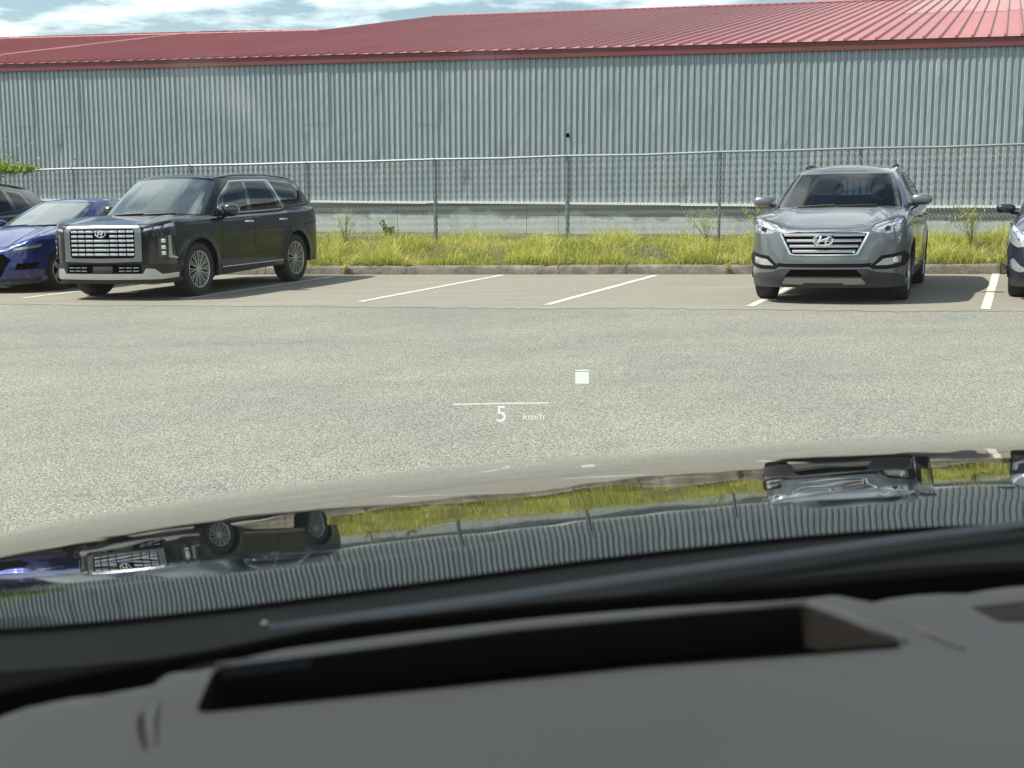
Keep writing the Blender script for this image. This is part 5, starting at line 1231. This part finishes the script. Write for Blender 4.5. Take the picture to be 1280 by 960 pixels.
map_piece('display_bezel', V, F[lab == 1], dfn(.005), 0, M['dash'], own, .008)
m = MB(); n_ = len(hole); hd = densify(hole, .03); n_ = len(hd); c_ = Vector((.03, .86)); lower = [(c_.x + (a - c_.x) * .985, c_.y + (b - c_.y) * .94) for a, b in hd]
m.add([tuple(Vector((a, b, Z0 + .003)) - OL) for a, b in hd] + [tuple(Vector((a, b, Z0 - .09)) - OL) for a, b in lower], [(i, (i + 1) % n_, n_ + (i + 1) % n_, n_ + i) for i in range(n_)] + [tuple(range(n_, 2 * n_))]); m.build('display_well', M['well'], own, False)
m = MB(); vp = [(.34, .955), (.42, .98), (.62, 1.0), (.66, .95), (.44, .925), (.35, .925)]; m.add([tuple(Vector((a, b, Z0 + .001)) - OL) for a, b in vp] + [tuple(Vector((a, b, Z0 - .03)) - OL) for a, b in offset_poly(vp, -.01)], [(i, (i + 1) % 6, 6 + (i + 1) % 6, 6 + i) for i in range(6)] + [(0, 1, 2, 3, 4, 5)]); m.build('defroster_vent', M['well'], own, False)
# windscreen, roof and pillars of our own car
M['own_glass'] = thin_glass('own_windscreen', (.93, .965, .93), .13, .0055, (.75, .76, .72), smear=[(-.098 - .37, 0, 1.506 - G(.37, .9), .014, .010, .14), (-.088 - .37, 0, 1.498 - G(.37, .9), .008, .012, .10), (-.010 - .37, 0, 1.515 - G(.37, .9), .012, .008, .06)])
rows_ = []
for k in range(9):
    u = k / 8; row = []
    for x in xx:
        e_ = dash_edge(x) + .065; zb_ = 1.145; tx = .37 + (x - .37) * (1 - .17 * u); row.append((tx, e_ + (.02 - .12 * (x - .4) ** 2 - e_) * u, zb_ + (1.80 - zb_) * (u ** .92)))
    rows_.append(row)
strip3('windscreen', rows_, M['own_glass'])
m = MB(); hd_ = [Vector(p_) - OL for p_ in rows_[-1]]; m.add([tuple(p_) for p_ in hd_] + [tuple(p_ + Vector((0, -1.6, .05))) for p_ in hd_], [(i, i + 1, 47 + i, 46 + i) for i in range(45)]); m.build('roof_lining', M['interior_light'], own)
for ix in (0, -1):
    m = MB(); m.tube([Vector(r_[ix]) - OL for r_ in rows_], .035, 8); m.build('windscreen_pillar', M['interior_light'], own)

# head-up display: the projected image floats beyond the bonnet, as the driver sees it
def hud_mat(nm, a):
    n = NT(nm); n.t.nodes.remove(n.b); e_ = n.n('ShaderNodeEmission'); e_.inputs[0].default_value = (.93, 1, .95, 1); e_.inputs[1].default_value = .60; t_ = n.n('ShaderNodeBsdfTransparent'); mx_ = n.n('ShaderNodeMixShader'); mx_.inputs[0].default_value = a
    n.l(t_.outputs[0], mx_.inputs[1]); n.l(e_.outputs[0], mx_.inputs[2]); n.l(mx_.outputs[0], n.o.inputs[0]); return n.m
H1 = hud_mat('display_light', .92); H2 = hud_mat('display_light_dim', .60); H3 = hud_mat('display_light_mid', .6)
hud = bpy.data.objects.new('head_up_display', None); link(hud, own); hud.location = Vector((0, 7.2, .16)) - OL; hud.scale = (2.4, 2.4, 2.4); hud.rotation_euler = (R(90 - 9), 0, 0); hud.empty_display_size = .1
def htext(t, x, y, size, m, sx_=1.0):
    cu = bpy.data.curves.new('speed_text', 'FONT'); cu.body = t; cu.size = size; cu.align_x = 'CENTER'; cu.align_y = 'CENTER'; cu.materials.append(m); cu.extrude = .0005
    o = bpy.data.objects.new('speed_text', cu); me_ = o.to_mesh().copy(); me_.materials.clear(); me_.materials.append(m); bpy.data.objects.remove(o); o = bpy.data.objects.new('speed_text', me_); link(o, hud); o.location = (x, y, 0); o.scale = (sx_, 1, 1); return o
htext('5', -.024, .001, .052, H1); htext('km/h', .049, -.004, .021, H2, 1.2)
m = MB(); m.box((.0, 0, 0), (.16, .003, .001)); o = m.build('display_line', H3, hud, False); o.location = (-.052, .026, 0); o.rotation_euler = (0, 0, .02)
m = MB(); m.box((0, 0, 0), (.060, .003, .001)); o = m.build('display_line', H2, hud, False); o.location = (.053, .0275, 0); o.rotation_euler = (0, 0, .02)
m = MB(); m.box((0, -.003, 0), (.031, .026, .001)); o = m.build('display_icon', H1, hud, False); o.location = (.159, .0875, 0)
m = MB(); m.box((0, .012, 0), (.031, .003, .001)); o = m.build('display_icon', H1, hud, False); o.location = (.159, .0895, 0)
